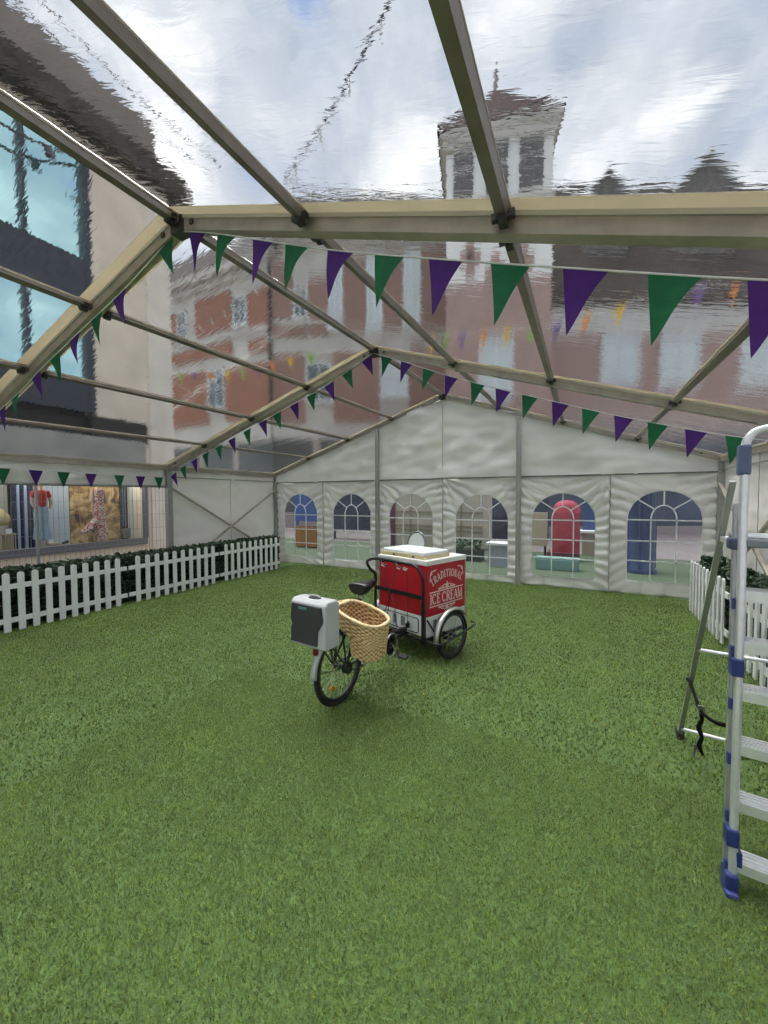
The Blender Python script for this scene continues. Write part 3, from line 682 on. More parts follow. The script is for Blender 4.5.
# tower (local x runs left from its right front corner)
t = thing('clock_tower', 'white-topped brick tower with louvred openings and a dark pointed roof', 'tower', (-1.15, 16.5, -.06), math.radians(14.6))
TWW = 4.0
lpart('shaft', [((-TWW, 0, 3.6), (0, 4, 10.2))], M_brickp, t)
lpart('shopfront', [((-TWW+.02, .02, 0), (-.02, 3.9, 3.6))], mat('shopfront_navy', (.03, .04, .07), .3, var=.5, vscale=.8), t)
lpart('belfry', [((-TWW, 0, 10.2), (0, 4, 15.9))], mat('tower_white', (.70, .71, .69), .8, var=.06, vscale=2), t)
lpart('eaves', [((-TWW-.26, -.32, 15.7), (.27, 4.35, 16.0)), ((-TWW-.12, -.12, 13.1), (.1, 4.1, 13.35)), ((-TWW-.14, -.2, 15.35), (.16, 4.15, 15.76))], mat('eaves_grey', (.50, .49, .45), .8), t)
M_louv = mat('louvre_grey', (.17, .17, .17), .8, var=.7, vscale=14)
for x0, x1 in ((-3.70, -2.95), (-2.45, -1.65), (-1.22, -.36)):
    b = NB()
    for (z0, z1) in ((13.50, 14.55), (14.68, 15.25)):
        box(b, (x0, -.05, z0), (x1, .05, z1)); z = z0+.06
        while z < z1-.05: bar(b, (x0, -.06, z), (x1, -.06, z), .05, .03, (0, 1, 1)); z += .12
    b.transform(WM[t.name]); mesh('louvre', b, M_louv, t)
for cx, cz in ((-3.05, 11.15), (-1.05, 10.75), (-2.1, 10.5)):
    lpart('brick_pattern', [((cx-w_/1.3, -.03, cz-h_), (cx+w_/1.3, .02, cz+h_)) for (w_, h_) in ((.22, .75), (.5, .28))], M_brickp, t)
b = NB(); vs = [b.verts.new((x, y, 16.0)) for x, y in ((-TWW-.34, -.42), (.34, -.42), (.34, 4.45), (-TWW-.34, 4.45))]; ap = b.verts.new((-2, 2, 19.2)); b.faces.new(vs)
for k in range(4): b.faces.new((vs[k], vs[(k+1) % 4], ap))
b.transform(WM[t.name]); mesh('roof', b, mat('tower_roof', (.045, .03, .03), .95, spec=.05, var=.4, vscale=6, bump=.6, bscale=20), t)
b = NB(); tube(b, [(-2, 2, 19.0), (-2, 2, 19.5), (-2, 2, 20.1)], [.12, .10, .05], 8); b.transform(WM[t.name]); mesh('spire', b, mat('spire_grey', (.14, .14, .14), .6), t)
bwindow(-2.7, -1.4, 5.6, 7.9, M_winp, t)
# building right of the tower, facing the tent
t = thing('slate_roof_building', 'pink brick building with slate roof and two gabled dormers, right of tower', 'building', (-1.3, 19.5, -.06), .469)
K2 = 18/392
def qx(x): return (x-551)*K2
def qz(y): return 1.71+(497.3-y)*K2
lpart('wall', [((-2, 0, 0), (20, 8, qz(310)))], M_brickp, t)
lpart('render_band', [((-2, -.06, qz(338)), (20, 0, qz(310)))], mat('band_white', (.52, .52, .50), .8, var=.12, vscale=2), t)
lpart('shop_fascia', [((-2, -.2, qz(438)), (20, 0, qz(416)))], mat('fascia_b', (.40, .34, .31), .8, var=.2, vscale=.8), t)
lpart('shopfront', [((-2, -.1, .35), (20, 0, qz(438)))], mat('shopfront_blue', (.045, .06, .10), .3, var=.5, vscale=.5), t)
lpart('stall_riser', [((-2, -.14, 0), (20, 0, .35))], MATS['riser'], t)
gable_roof(t, -2, 20, -.4, qz(310), 5, 19.3, 10)
for cx, hw, zt in ((3.2, 1.05, 17.3), (8.0, 1.45, 18.1)):
    y0 = 1.5; b = NB(); zb = 12.0; ze = zt-hw*1.0
    A = [b.verts.new(p) for p in ((cx-hw, y0, zb), (cx+hw, y0, zb), (cx+hw, y0, ze), (cx, y0, zt), (cx-hw, y0, ze))]; B = [b.verts.new((v.co.x, y0+3.2, v.co.z)) for v in A]
    b.faces.new(A); b.faces.new(B[::-1])
    for k in range(5): b.faces.new((A[k], B[k], B[(k+1) % 5], A[(k+1) % 5]))
    b.transform(WM[t.name]); d = mesh('dormer', b, mat('dormer_grey', (.14, .135, .13), .9, spec=.1, var=.45, vscale=4), t)
    b = NB(); bar(b, (cx-hw-.25, y0-.1, ze-.25), (cx, y0-.1, zt+.08), .2, .12, (0, 0, 1)); bar(b, (cx+hw+.25, y0-.1, ze-.25), (cx, y0-.1, zt+.08), .2, .12, (0, 0, 1)); b.transform(WM[t.name]); mesh('bargeboard', b, M_winw, d)
for (x0, x1) in ((598, 636), (656, 695), (735, 775)): bwindow(qx(x0), qx(x1), qz(388), qz(340), M_winp, t, 0, (1, 1))

# things on the outer lawn seen through the windows
M_ob = mat('banner_blue', (.02, .06, .17), .6); M_beige = mat('shop_beige', (.50, .44, .34), .8, var=.1, vscale=2)
t = thing('wooden_planter', 'orange-brown wooden planter box outside the leftmost arched window', 'planter', (-8.2, 10.6, -.02))
b = NB()
for k in range(6): box(b, (-8.66+.155*k, 10.4, .02), (-8.66+.155*k+.145, 10.85, .68))
mesh('planks', b, mat('planter_wood', (.36, .16, .05), .7, var=.25, vscale=10, stretch=(4, 4, .5)), t)
b = NB(); box(b, (-8.62, 10.43, .66), (-7.78, 10.82, .70)); mesh('soil', b, mat('soil', (.05, .035, .025), .95), t)
b = NB(); box(b, (-11.6, 13.9, .6), (-10.1, 14.0, 1.95)); box(b, (-11.5, 13.92, -.06), (-11.4, 14, .7)); box(b, (-10.3, 13.92, -.06), (-10.2, 14, .7))
tag(mesh('blue_banner_frame', b, mat('awning_blue', (.03, .09, .27), .6)), 'blue banner on posts behind the wooden planter', 'banner')
b = NB(); box(b, (-9.4, 13.45, .35), (-6.9, 13.75, 1.95)); box(b, (-9.3, 13.5, -.06), (-9.2, 13.7, .4)); box(b, (-7.1, 13.5, -.06), (-7.0, 13.7, .4)); tag(mesh('market_stall', b, mat('stall_navy', (.035, .045, .075), .5, var=.4, vscale=4)), 'dark navy market stall behind the second arched window', 'stall')
t = thing('beige_kiosk', 'beige kiosk hut standing behind the two middle arched windows', 'kiosk', (-4.4, 12.6, -.03))
b = NB(); box(b, (-5.75, 12.2, -.03), (-2.75, 13.6, 2.9)); mesh('walls', b, M_beige, t)
b = NB()
for z in (.55, .7, 1.15): box(b, (-5.75, 12.16, z), (-2.75, 12.2, z+.04))
for x in (-5.2, -4.3, -3.45): box(b, (x, 12.16, -.03), (x+.05, 12.2, 2.9))
mesh('trim_strip', b, mat('trim_brown', (.30, .24, .16), .7), t)
b = NB(); box(b, (-5.9, 12.15, .0), (-5.75, 12.5, 2.3)); tag(mesh('maroon_banner', b, mat('maroon', (.13, .03, .07), .7)), 'narrow maroon banner beside the beige kiosk', 'banner')
t = thing('display_plinth', 'pale grey plinth box on the lawn behind fourth arched window', 'plinth', (-1.8, 9.7, -.02))
b = NB(); box(b, (-2.02, 9.5, -.02), (-1.55, 9.9, .5)); mesh('body', b, mat('plinth_grey', (.38, .40, .45), .6), t)
b = NB(); box(b, (-2.06, 9.46, .5), (-1.51, 9.94, .55)); mesh('top', b, M_white, t)
t = thing('produce_trough', 'low dark trough of leafy plants behind fourth arched window', 'planter', (-2.75, 10.2, -.02))
b = NB(); box(b, (-3.3, 10.0, -.02), (-2.3, 10.4, .28)); mesh('trough', b, mat('trough_dark', (.05, .06, .05), .8), t)
b = NB()
for k in range(260):
    c = V(random.uniform(-3.28, -2.32), random.uniform(10, 10.4), random.uniform(.26, .52)); n_ = V(random.gauss(0, 1), random.gauss(0, 1), random.gauss(.6, 1)).normalized(); u = n_.orthogonal().normalized()*.05; w_ = n_.cross(u)*.7
    b.faces.new([b.verts.new(c+p) for p in (-u, w_, u, -w_)])
mesh('leaves', b, mat('trough_leaf', (.05, .10, .05), .7, var=.5, vscale=9), t)
t = thing('red_banner_stand', 'tall red rounded display stand outside the fifth arched window', 'stand', (-.43, 11.2, -.02))
b = NB(); box(b, (-.70, 11.1, .2), (-.05, 11.5, 1.25)); lathe(b, [(.325, 0), (.31, .12), (.25, .22), (.15, .29), (0, .31)], 24, Matrix.Translation((-.375, 11.3, 1.25)) @ Matrix.Diagonal((1, .5, 1, 1))); mesh('body', b, mat('stand_red', (.42, .03, .06), .6, var=.25, vscale=4), t)
b = NB(); box(b, (-.82, 11.0, -.02), (-.05, 11.6, .2)); mesh('base', b, mat('stand_base', (.12, .03, .04), .7), t)
t = thing('beige_screen', 'beige upright screen board left of the red stand', 'screen', (-1.2, 11.6, -.02))
b = NB(); box(b, (-1.75, 11.5, .3), (-.85, 11.6, 1.22)); mesh('board', b, mat('screen_beige', (.48, .43, .30), .8), t)
for x in (-1.7, -.9):
    b = NB(); box(b, (x-.03, 11.52, -.02), (x+.03, 11.58, .3)); mesh('leg', b, M_aludark, t)
b = NB(); box(b, (-.95, 9.6, -.02), (-.05, 9.9, .26)); box(b, (-.93, 9.57, .0), (-.07, 9.6, .22)); tag(mesh('low_bench_box', b, mat('teal_box', (.20, .33, .31), .7)), 'low pale teal box on the lawn before the red stand', 'box')
t = thing('blue_counter', 'dark blue counter with beige front right of the red stand', 'counter', (.6, 12.6, -.02))
b = NB(); box(b, (.0, 12.4, -.02), (1.2, 12.9, .62)); mesh('front', b, mat('counter_beige', (.38, .30, .22), .8), t)
b = NB(); box(b, (-.05, 12.35, .62), (1.25, 12.95, .68)); mesh('top', b, M_white, t)
b = NB(); box(b, (.0, 12.8, .68), (1.2, 12.9, 2.2)); mesh('back_board', b, M_ob, t)
t = thing('navy_kiosk', 'round navy blue advertising column outside the rightmost arched window', 'kiosk', (1.15, 10.2, -.02))
b = NB(); lathe(b, [(.30, 0), (.31, .06), (.27, .1), (.27, 2.3), (.33, 2.34), (.33, 2.5), (0, 2.7)], 28, Matrix.Translation((1.15, 10.2, -.02))); mesh('body', b, mat('kiosk_navy', (.022, .04, .11), .45, var=.3, vscale=3), t)
b = NB()
for k in range(7): 
    an = 2*PI*k/7; bar(b, (1.15+.272*math.cos(an), 10.2+.272*math.sin(an), .1), (1.15+.272*math.cos(an), 10.2+.272*math.sin(an), 2.28), .02, .03, (math.cos(an), math.sin(an), 0))
mesh('ribs', b, mat('kiosk_rib', (.05, .09, .17), .4), t)

# festoon lights and cables overhead
def festoon(name, pts, label, bulbs, drop=.35, r=.012, cat='lights', bulb=True):
    t = thing(name, label, cat, pts[0]); P = smooth_path(pts, 12); b = NB(); tube(b, [p+V(random.uniform(-.02, .02), 0, random.uniform(-.02, .02)) for p in P], r, 5); mesh('cable', b, mat('cable_dark', (.10, .10, .11), .7), t)
    if bulb:
        L_ = len(P)-1
        for k in range(bulbs):
            p = P[int((k+.6)/bulbs*L_)]
            b = NB(); tube(b, [p, p-V(0, 0, drop*.35)], .02, 6); lathe(b, [(0, -drop), (.035, -drop*.9), (.045, -drop*.7), (.02, -drop*.4), (.02, -drop*.3)], 8, Matrix.Translation(p)); mesh('bulb', b, mat('bulb_pale', (.55, .56, .5), .3), t)
    return t
festoon('festoon_lights', [(-3.4, 7.5, 12), (-5.972, 9.013, 12), (-8.85, 10.35, 12)], 'dark festoon light cable crossing the sky above the roof', 4, .4, .032)
festoon('festoon_lights', [(-8.85, 10.35, 12), (-7.524, 11.435, 11.95), (-5.2, 13.0, 12.1)], 'thin festoon light cable low in the sky left of the tower', 5, .3, .026)
b = NB(); tube(b, smooth_path([(XF+.1, 1.0, 8.6), (XF+.15, 3.0, 8.35), (XF+.15, 4.0, 8.45), (XF+.05, 4.9, 8.9)], 8), .025, 6); box(b, (XF+.1, 4.05, 8.3), (XF+.2, 4.17, 8.45)); tag(mesh('facade_cable', b, mat('cable_dark', (.05, .05, .055), .7)), 'dark cable strung across the upper windows of the shop building', 'cable')
festoon('festoon_lights', [(-13.6, 16.5, 14.2), (-15.5, 14.0, 10.9), (-17, 12.5, 9.4), (-18.5, 11.5, 8.2)], 'white globe light string hanging before the brick facade', 12, .28, .015)
for k, (p, q, l) in enumerate((((-10.6, 3.9, 12), (-10.8, 9.2, 12), 'overhead wire nearest the shop building roof edge'), ((-10.2, 4.1, 12), (-10.2, 8.9, 12), 'middle overhead wire beside the shop building roof'), ((-9.2, 3.9, 12), (-9.6, 9.2, 12), 'overhead wire furthest from the shop building roof'))):
    b = NB(); tube(b, smooth_path([p, ((p[0]+q[0])/2, (p[1]+q[1])/2, 11.8), q], 8), .024, 5); tag(mesh('overhead_wire', b, mat('wire_grey', (.3, .31, .33), .6)), l, 'wire')
b = NB(); tube(b, smooth_path([(-9.4, 6.0, 3.4), (-12, 12, 7.6), (-13.2, 16.9, 11.2)], 8), .02, 5); tag(mesh('overhead_wire', b, mat('wire_white', (.55, .55, .52), .6)), 'pale wire from shop building to the brick facade', 'wire')

def street_bunting(P, n, label, cols, u0, u1, fw_=.30, fh=.42):
    t = thing('street_bunting', label, 'bunting', P[0]); pts = smooth_path(P, 10); b = NB(); tube(b, pts, .01, 5); mesh('cord', b, M_cord, t)
    for k in range(n):
        u = (u0+(u1-u0)*(k+.5)/n)*(len(pts)-1); i = int(u); p = pts[i].lerp(pts[min(i+1, len(pts)-1)], u-i); d = (pts[min(i+1, len(pts)-1)]-pts[i]).normalized()
        b = NB(); prism(b, [(-fw_/2, 0), (fw_/2, 0), (0, -fh)], -.003, .003, Matrix.Translation(p) @ Matrix(((d.x, 0, -d.y, 0), (d.y, 0, d.x, 0), (0, 1, 0, 0), (0, 0, 0, 1))))
        nm, m = cols[k % len(cols)]; mesh('flag', b, m, t, label=nm+' flag')
SC = [('yellow', mat('flag_yellow', (.75, .50, .03), .8, transl=.3)), ('light green', mat('flag_lime', (.28, .50, .10), .8, transl=.3)), ('violet', mat('flag_violet', (.22, .13, .36), .8, transl=.3)), ('orange', mat('flag_orange', (.75, .30, .05), .8, transl=.3))]
street_bunting([(-22, 16.95, 8.2), (-16.6, 11.5, 7.15), (-12.5, 11.5, 6.75), (-8.2, 11.5, 6.75), (-5.02, 15.5, 7.6)], 10, 'multicoloured street bunting outside the brick building at left', SC, .25, .75)
street_bunting([(-5.0, 15.5, 7.2), (-4.3, 11.5, 6.45), (-1.0, 11.5, 6.25), (3.2, 11.5, 6.25), (7, 22.5, 7.8)], 12, 'multicoloured street bunting across the tower and right-hand building', SC, .25, .75)

# ------------------------------------------------------------------ bunting inside the tent
def bunting(pts, spacing, label, first, w=.185, h=.27, start=.05, twist=.5, xs=None, axis=0, cols=None, skew=.85, curl=.0):
    t = thing('bunting', label, 'bunting', pts[0], group=None); P = smooth_path(pts, 10)
    b = NB(); tube(b, P, .0045, 6); mesh('cord', b, M_cord, t)
    seg = [(q-p).length for p, q in zip(P, P[1:])]; tot = sum(seg); u = start; k = first
    def at(u):
        for s, p, q in zip(seg, P, P[1:]):
            if u <= s: return p.lerp(q, u/s), (q-p).normalized()
            u -= s
        return P[-1], (P[-1]-P[-2]).normalized()
    us = []
    if xs is None:
        while u+w < tot: us.append(u); u += spacing
    else:
        acc = [0]
        for q in seg: acc.append(acc[-1]+q)
        for x in xs:
            for i in range(len(seg)):
                lo, hi = P[i][axis], P[i+1][axis]
                if lo <= x <= hi: us.append(acc[i]+seg[i]*(x-lo)/(hi-lo+1e-9)); break
    for u in us:
        p0, d = at(u); p1, _ = at(u+w); cu_ = curl*max(.3, 1-.14*us.index(u))
        ch = (p1-p0).normalized(); dn = Vector((0, 0, -1)); pd = (dn-ch*dn.dot(ch)).normalized(); dn = (dn*(1-skew)+pd*skew)
        b = NB(); nu, nv = 5, 9; amp = random.uniform(-.05, .05)*twist; ph = random.uniform(0, 6)
        nrm = (p1-p0).normalized().cross(V(0, 0, 1)).normalized()
        grid = []
        for j in range(nv+1):
            f = j/nv; row = []
            for i in range(nu+1):
                s = (i/nu-.5)*(1-f); q = p0+(p1-p0)*(f*.5+(i/nu)*(1-f)*(1-cu_*math.sin(f*PI)))+dn*(h*f)
                q += nrm*(amp*math.sin(f*2.2)+.012*math.sin(s*7+ph)*f*twist)
                row.append(q)
            grid.append(row)
        vv = [[b.verts.new(q) for q in row] if j < nv else [b.verts.new(row[0])] for j, row in enumerate(grid)]
        for j in range(nv):
            for i in range(nu):
                if j < nv-1: f_ = b.faces.new((vv[j][i], vv[j][i+1], vv[j+1][i+1], vv[j+1][i]))
                else: f_ = b.faces.new((vv[j][i], vv[j][i+1], vv[j+1][0]))
                f_.smooth = True
        col = ('green' if cols[(k-first) % len(cols)] == 'g' else 'purple') if cols else ('green' if k % 2 == 0 else 'purple')
        mesh('flag', b, M_green if col == 'green' else M_purple, t, recalc=False, label=col+' flag'); k += 1
Y3, Y2 = YF[2]-.02, YF[1]-.045
bunting([(-2.62, Y3, 3.56), (-2.2, Y3, 3.414), (-1.31, Y3, 3.06), (-.70, Y3, 2.845), (-.09, Y3, 2.64), (.52, Y3, 2.44), (1.15, Y3, 2.25), (1.80, Y3, 2.13)], 0, 'large near purple and green bunting below the foremost right-hand roof beam', 1,
        xs=[-2.486, -2.199, -1.886, -1.62, -1.314, -1.011, -.704, -.397, -.09, .218, .523, .83, 1.14, 1.45], cols='pgpgpgpgpgpgpg', curl=.42)
bunting([(-6.95, Y3, 2.12), (-6.0, Y3, 2.44), (-5.05, Y3, 2.725), (-4.63, Y3, 2.876), (-3.92, Y3, 3.10), (-3.24, Y3, 3.31), (-2.60, Y3, 3.56)], 0, 'green and purple bunting below the foremost left-hand roof beam', 0,
        xs=[-6.6, -6.25, -5.9, -5.55, -5.23, -4.80, -4.44, -4.09, -3.74, -3.41, -2.82], cols='gpgpgpgpgpg', curl=.3)
bunting([(-2.60, Y2, 3.63), (-2.17, Y2, 3.454), (-1.56, Y2, 3.185), (-.94, Y2, 2.943), (-.32, Y2, 2.72), (.282, Y2, 2.506), (.888, Y2, 2.316), (1.25, Y2, 2.215), (1.85, Y2, 2.08)], 0, 'green and purple bunting below the second right-hand roof beam, near back wall', 0,
        xs=[-2.469, -2.172, -1.861, -1.565, -1.239, -.942, -.641, -.321, -.02, .282, .578, .888, 1.196, 1.5], cols='gpgpgpgpgpgpgp', curl=.16)
bunting([(-7.0, Y2, 2.04), (-6.36, Y2, 2.318), (-5.41, Y2, 2.625), (-4.41, Y2, 2.953), (-3.412, Y2, 3.277), (-2.58, Y2, 3.63)], 0, 'purple and green bunting below the second left-hand roof beam', 1,
        xs=[-6.95, -6.661, -6.365, -6.062, -5.729, -5.411, -5.053, -4.711, -4.41, -4.062, -3.735, -3.412, -3.10, -2.78], cols='pgpggpgpgpgpgp', curl=.12)
XE = XL+.075
bunting([(XE, 1.96, 2.075), (XE, 2.693, 2.062), (XE, 3.4, 2.048), (XE, 4.76, 2.04)], 0, 'purple and green bunting along the left eave above the shop window', 1,
        xs=[2.0, 2.33, 2.693, 3.029, 3.398, 3.826, 4.188, 4.52], axis=1, cols='pgpgpgpg', w=.17, h=.235, twist=.25)

# ------------------------------------------------------------------ hedges and picket fences
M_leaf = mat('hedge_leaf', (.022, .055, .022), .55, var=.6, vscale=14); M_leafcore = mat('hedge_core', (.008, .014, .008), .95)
def hedge(x0, x1, y0, y1, z1, label, n):
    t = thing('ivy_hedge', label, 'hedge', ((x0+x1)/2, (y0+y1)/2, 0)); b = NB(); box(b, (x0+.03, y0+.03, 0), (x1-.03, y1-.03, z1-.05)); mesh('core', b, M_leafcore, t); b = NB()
    for k in range(n):
        f = random.random(); y = random.uniform(y0, y1); z = random.uniform(.02, z1)
        if f < .42: c = V(x0 if x0 > 0 else x1, y, z)
        elif f < .85: c = V(random.uniform(x0, x1), y, z1+random.gauss(0, .015))
        else: c = V(random.uniform(x0, x1), y0 if random.random() < .3 else y1, z)
        c += V(random.gauss(0, .012), random.gauss(0, .01), random.gauss(0, .01))
        n_ = V(random.gauss(.0, 1), random.gauss(0, 1), random.gauss(.9, .8)).normalized(); u = n_.orthogonal(); u.rotate(Matrix.Rotation(random.uniform(0, 6.3), 3, n_)); s = random.uniform(.022, .042); u = u.normalized()*s; w_ = n_.cross(u)*.75
        b.faces.new([b.verts.new(c+p) for p in (-u, -u*.2+w_-n_*.006, u*1.1, -u*.2-w_-n_*.006)])
    o = mesh('leaves', b, M_leaf, t, recalc=False)
hedge(-6.74, -6.44, 1.0, 7.15, .715, 'long dark green ivy hedge behind the left picket fence', 9000)
hedge(1.55, 1.78, .9, 7.10, .76, 'dark green ivy hedge behind the right picket fence', 8000)
M_pick = mat('picket_white', (.80, .81, .80), .45, var=.03)
def picket_panel(x, y0, n, sp, face, label, grp, gap=.06):
    y1 = y0+sp*(n-1); t = thing('picket_fence_panel', label, 'fence', (x, (y0+y1)/2, 0), group=grp)
    for z in (.14, .56):
        b = NB(); box(b, (x-.012-face*.020, y0-.13, z-.03), (x+.012-face*.020, y1+.14, z+.03)); mesh('rail', b, M_pick, t)
    for k in range(n):
        y = y0+sp*k; w_ = .034; b = NB()
        prism(b, [(-w_, 0), (w_, 0), (w_, .71), (w_*.75, .727), (0, .735), (-w_*.75, .727), (-w_, .71)], -.009, .009, Matrix(((0, 0, 1, x), (1, 0, 0, y), (0, 1, 0, 0), (0, 0, 0, 1))))
        mesh('picket', b, M_pick, t)
picket_panel(-6.3, 2.16, 10, .144, 1, 'white picket fence panel at the left edge, nearest the camera', 'left picket fence panels')
picket_panel(-6.3, 3.76, 10, .158, 1, 'middle white picket fence panel of the left row', 'left picket fence panels')
picket_panel(-6.3, 5.49, 10, .158, 1, 'white picket fence panel of the left row, touching the back hedge end', 'left picket fence panels')
picket_panel(1.41, 5.57, 10, .158, -1, 'white picket fence panel on the right, left of the ladder', 'right picket fence panels')
picket_panel(1.41, 3.98, 9, .158, -1, 'white picket fence panel seen between the ladder treads', 'right picket fence panels')

# ------------------------------------------------------------------ platform ladder
LD = Vector((.992, -.122, 0)); LP = Vector((.122, .992, 0))        # along the treads, and back
L0 = Vector((.570, 2.055, 0)); LW = .46
t = thing('platform_ladder', 'silver aluminium platform ladder with navy blue feet at the right edge', 'ladder', (L0+LD*LW/2+LP*.5))
M_lal = mat('ladder_aluminium', (.80, .81, .82), .34, .6, var=.05, vscale=30); M_lal2 = mat('ladder_grey_aluminium', (.42, .43, .44), .4, .7); M_olive = mat('ladder_rear_aluminium', (.38, .39, .35), .42, .65)  # rear rails are a darker grey aluminium than the round stiles
def lp(a_, bk, z): return L0+LD*a_+LP*(bk+.085*z/1.9)+V(.012*z/1.9, 0, z)
for a_ in (0, LW):
    b = NB(); tube(b, [lp(a_+.007, .0, .02), lp(a_+.007, .0, 1.48)], .0150, 12)
    o = mesh('stile', b, M_lal, t)
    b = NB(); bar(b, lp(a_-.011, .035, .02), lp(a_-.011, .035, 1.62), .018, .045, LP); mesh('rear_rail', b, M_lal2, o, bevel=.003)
    for z in (.10, .31, .55, .78, 1.0, 1.2):
        b = NB(); cbox(b, lp(a_-.012, .010, z), (.016, .02, .045)); mesh('latch', b, M_navy, o)
    b = NB(); cbox(b, lp(a_, .01, .045), (.045, .07, .09)); cbox(b, lp(a_, .0, .012), (.048, .085, .024)); mesh('foot', b, M_navy, t, bevel=.01)
    for z in (.235, .94): b = NB(); cbox(b, lp(a_, .004, z), (.042, .05, .075)); mesh('clamp', b, M_navy, t, bevel=.006)
    b = NB(); cbox(b, lp(a_+.005, .004, 1.80), (.042, .05, .13)); mesh('hinge', b, mat('hinge_blue', (.10, .13, .24), .4), t, bevel=.012)
for z in (.125, .375, .61, .835, 1.035, 1.245):
    b = NB(); p, q = lp(.012, .04, z), lp(LW-.012, .04, z); bar(b, p, q, .085, .022, (0, 0, 1))
    for k in range(4): bar(b, p+LP*(-.033+.022*k)+V(0, 0, .013), q+LP*(-.033+.022*k)+V(0, 0, .013), .010, .006, (0, 0, 1))
    bar(b, p-LP*.040-V(0, 0, .012), q-LP*.040-V(0, 0, .012), .006, .04, (0, 0, 1))
    mesh('tread', b, M_lal, t)
for a_ in (.02, LW-.02):
    b = NB(); cbox(b, lp(a_, .03, .15), (.02, .08, .06)); mesh('tread_cap', b, M_navy, t)
b = NB(); bar(b, lp(-.0, .14, 1.455), lp(LW, .14, 1.455), .30, .035, (0, 0, 1)); pf = mesh('platform', b, mat('platform_grey', (.20, .22, .24), .5, .4), t, bevel=.008)
b = NB(); bar(b, lp(-.0, .14, 1.476), lp(LW, .14, 1.476), .27, .008, (0, 0, 1)); mesh('platform_grip', b, mat('grip', (.32, .34, .36), .7, var=.2, vscale=80), pf)
for a_ in (-.018, LW+.018):
    b = NB(); cbox(b, lp(a_, .03, 1.45), (.035, .06, .05)); mesh('pivot', b, mat('pivot_blue', (.05, .065, .13), .4), pf, bevel=.01)
b = NB(); h0, h1 = .007, LW+.007
tube(b, [lp(h0, 0, 1.47), lp(h0, 0, 1.72), lp(h0, 0, 1.84), lp(h0+.012, 0, 1.895), lp(h0+.06, 0, 1.925), lp(LW/2, 0, 1.93), lp(h1-.06, 0, 1.925), lp(h1-.012, 0, 1.895), lp(h1, 0, 1.84), lp(h1, 0, 1.47)], .0155, 12, 4)
mesh('handrail', b, M_lal, t)
rf0, rf1 = Vector((.615, 3.255, 0)), Vector((.605, 2.30, 1.72))
for dx_ in (Vector((0, 0, 0)), LD*LW):
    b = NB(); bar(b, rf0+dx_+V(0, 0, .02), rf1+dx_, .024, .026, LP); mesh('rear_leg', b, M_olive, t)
    b = NB(); cbox(b, rf0+dx_+V(0, .0, .028), (.045, .05, .056)); mesh('rear_foot', b, M_char, t, bevel=.006)
for f in (.05, .44, .84):
    p = rf0.lerp(rf1, f); b = NB(); tube(b, [p, p+LD*LW], .011, 8); mesh('rear_crossbar', b, M_lal, t)
b = NB(); bar(b, lp(0, .05, 1.44), rf0.lerp(rf1, .84), .012, .025, (0, 0, 1)); mesh('stay_arm', b, M_lal, t)
# strap
t = thing('ratchet_strap', 'black webbing strap looped between the rear leg and stile of ladder', 'strap', (.62, 2.75, .1))
pA = rf0.lerp(rf1, .30); pB = lp(0, .06, .66); pm = V(.607, 2.72, .45)
b = NB(); tube(b, [pA+V(-.02, .0, .01), pA+V(-.012, -.025, .0), pA.lerp(pm, .55)-V(0, 0, .02), pm, pm.lerp(pB, .5)+V(0, 0, -.02), pB+V(.01, 0, 0)], .010, 6, 5); mesh('webbing', b, mat('webbing_black', (.010, .010, .010), .95, spec=.1), t)
b = NB(); tube(b, [pm, pm+V(.006, 0, -.05), pm+V(-.006, .008, -.1), pm+V(.007, 0, -.15), pm+V(-.004, 0, -.2), pm+V(.014, 0, -.25)], [.012, .010, .013, .010, .012, .007], 8, 4); mesh('knotted_end', b, MATS['webbing_black'], t)
b = NB(); cbox(b, pm+V(0, -.005, .01), (.03, .015, .04)); tube(b, [pm+V(-.02, 0, -.2), pm+V(-.025, 0, -.27), pm+V(0, 0, -.28)], .005, 6); mesh('buckle', b, mat('buckle', (.3, .29, .27), .4, .8), t)

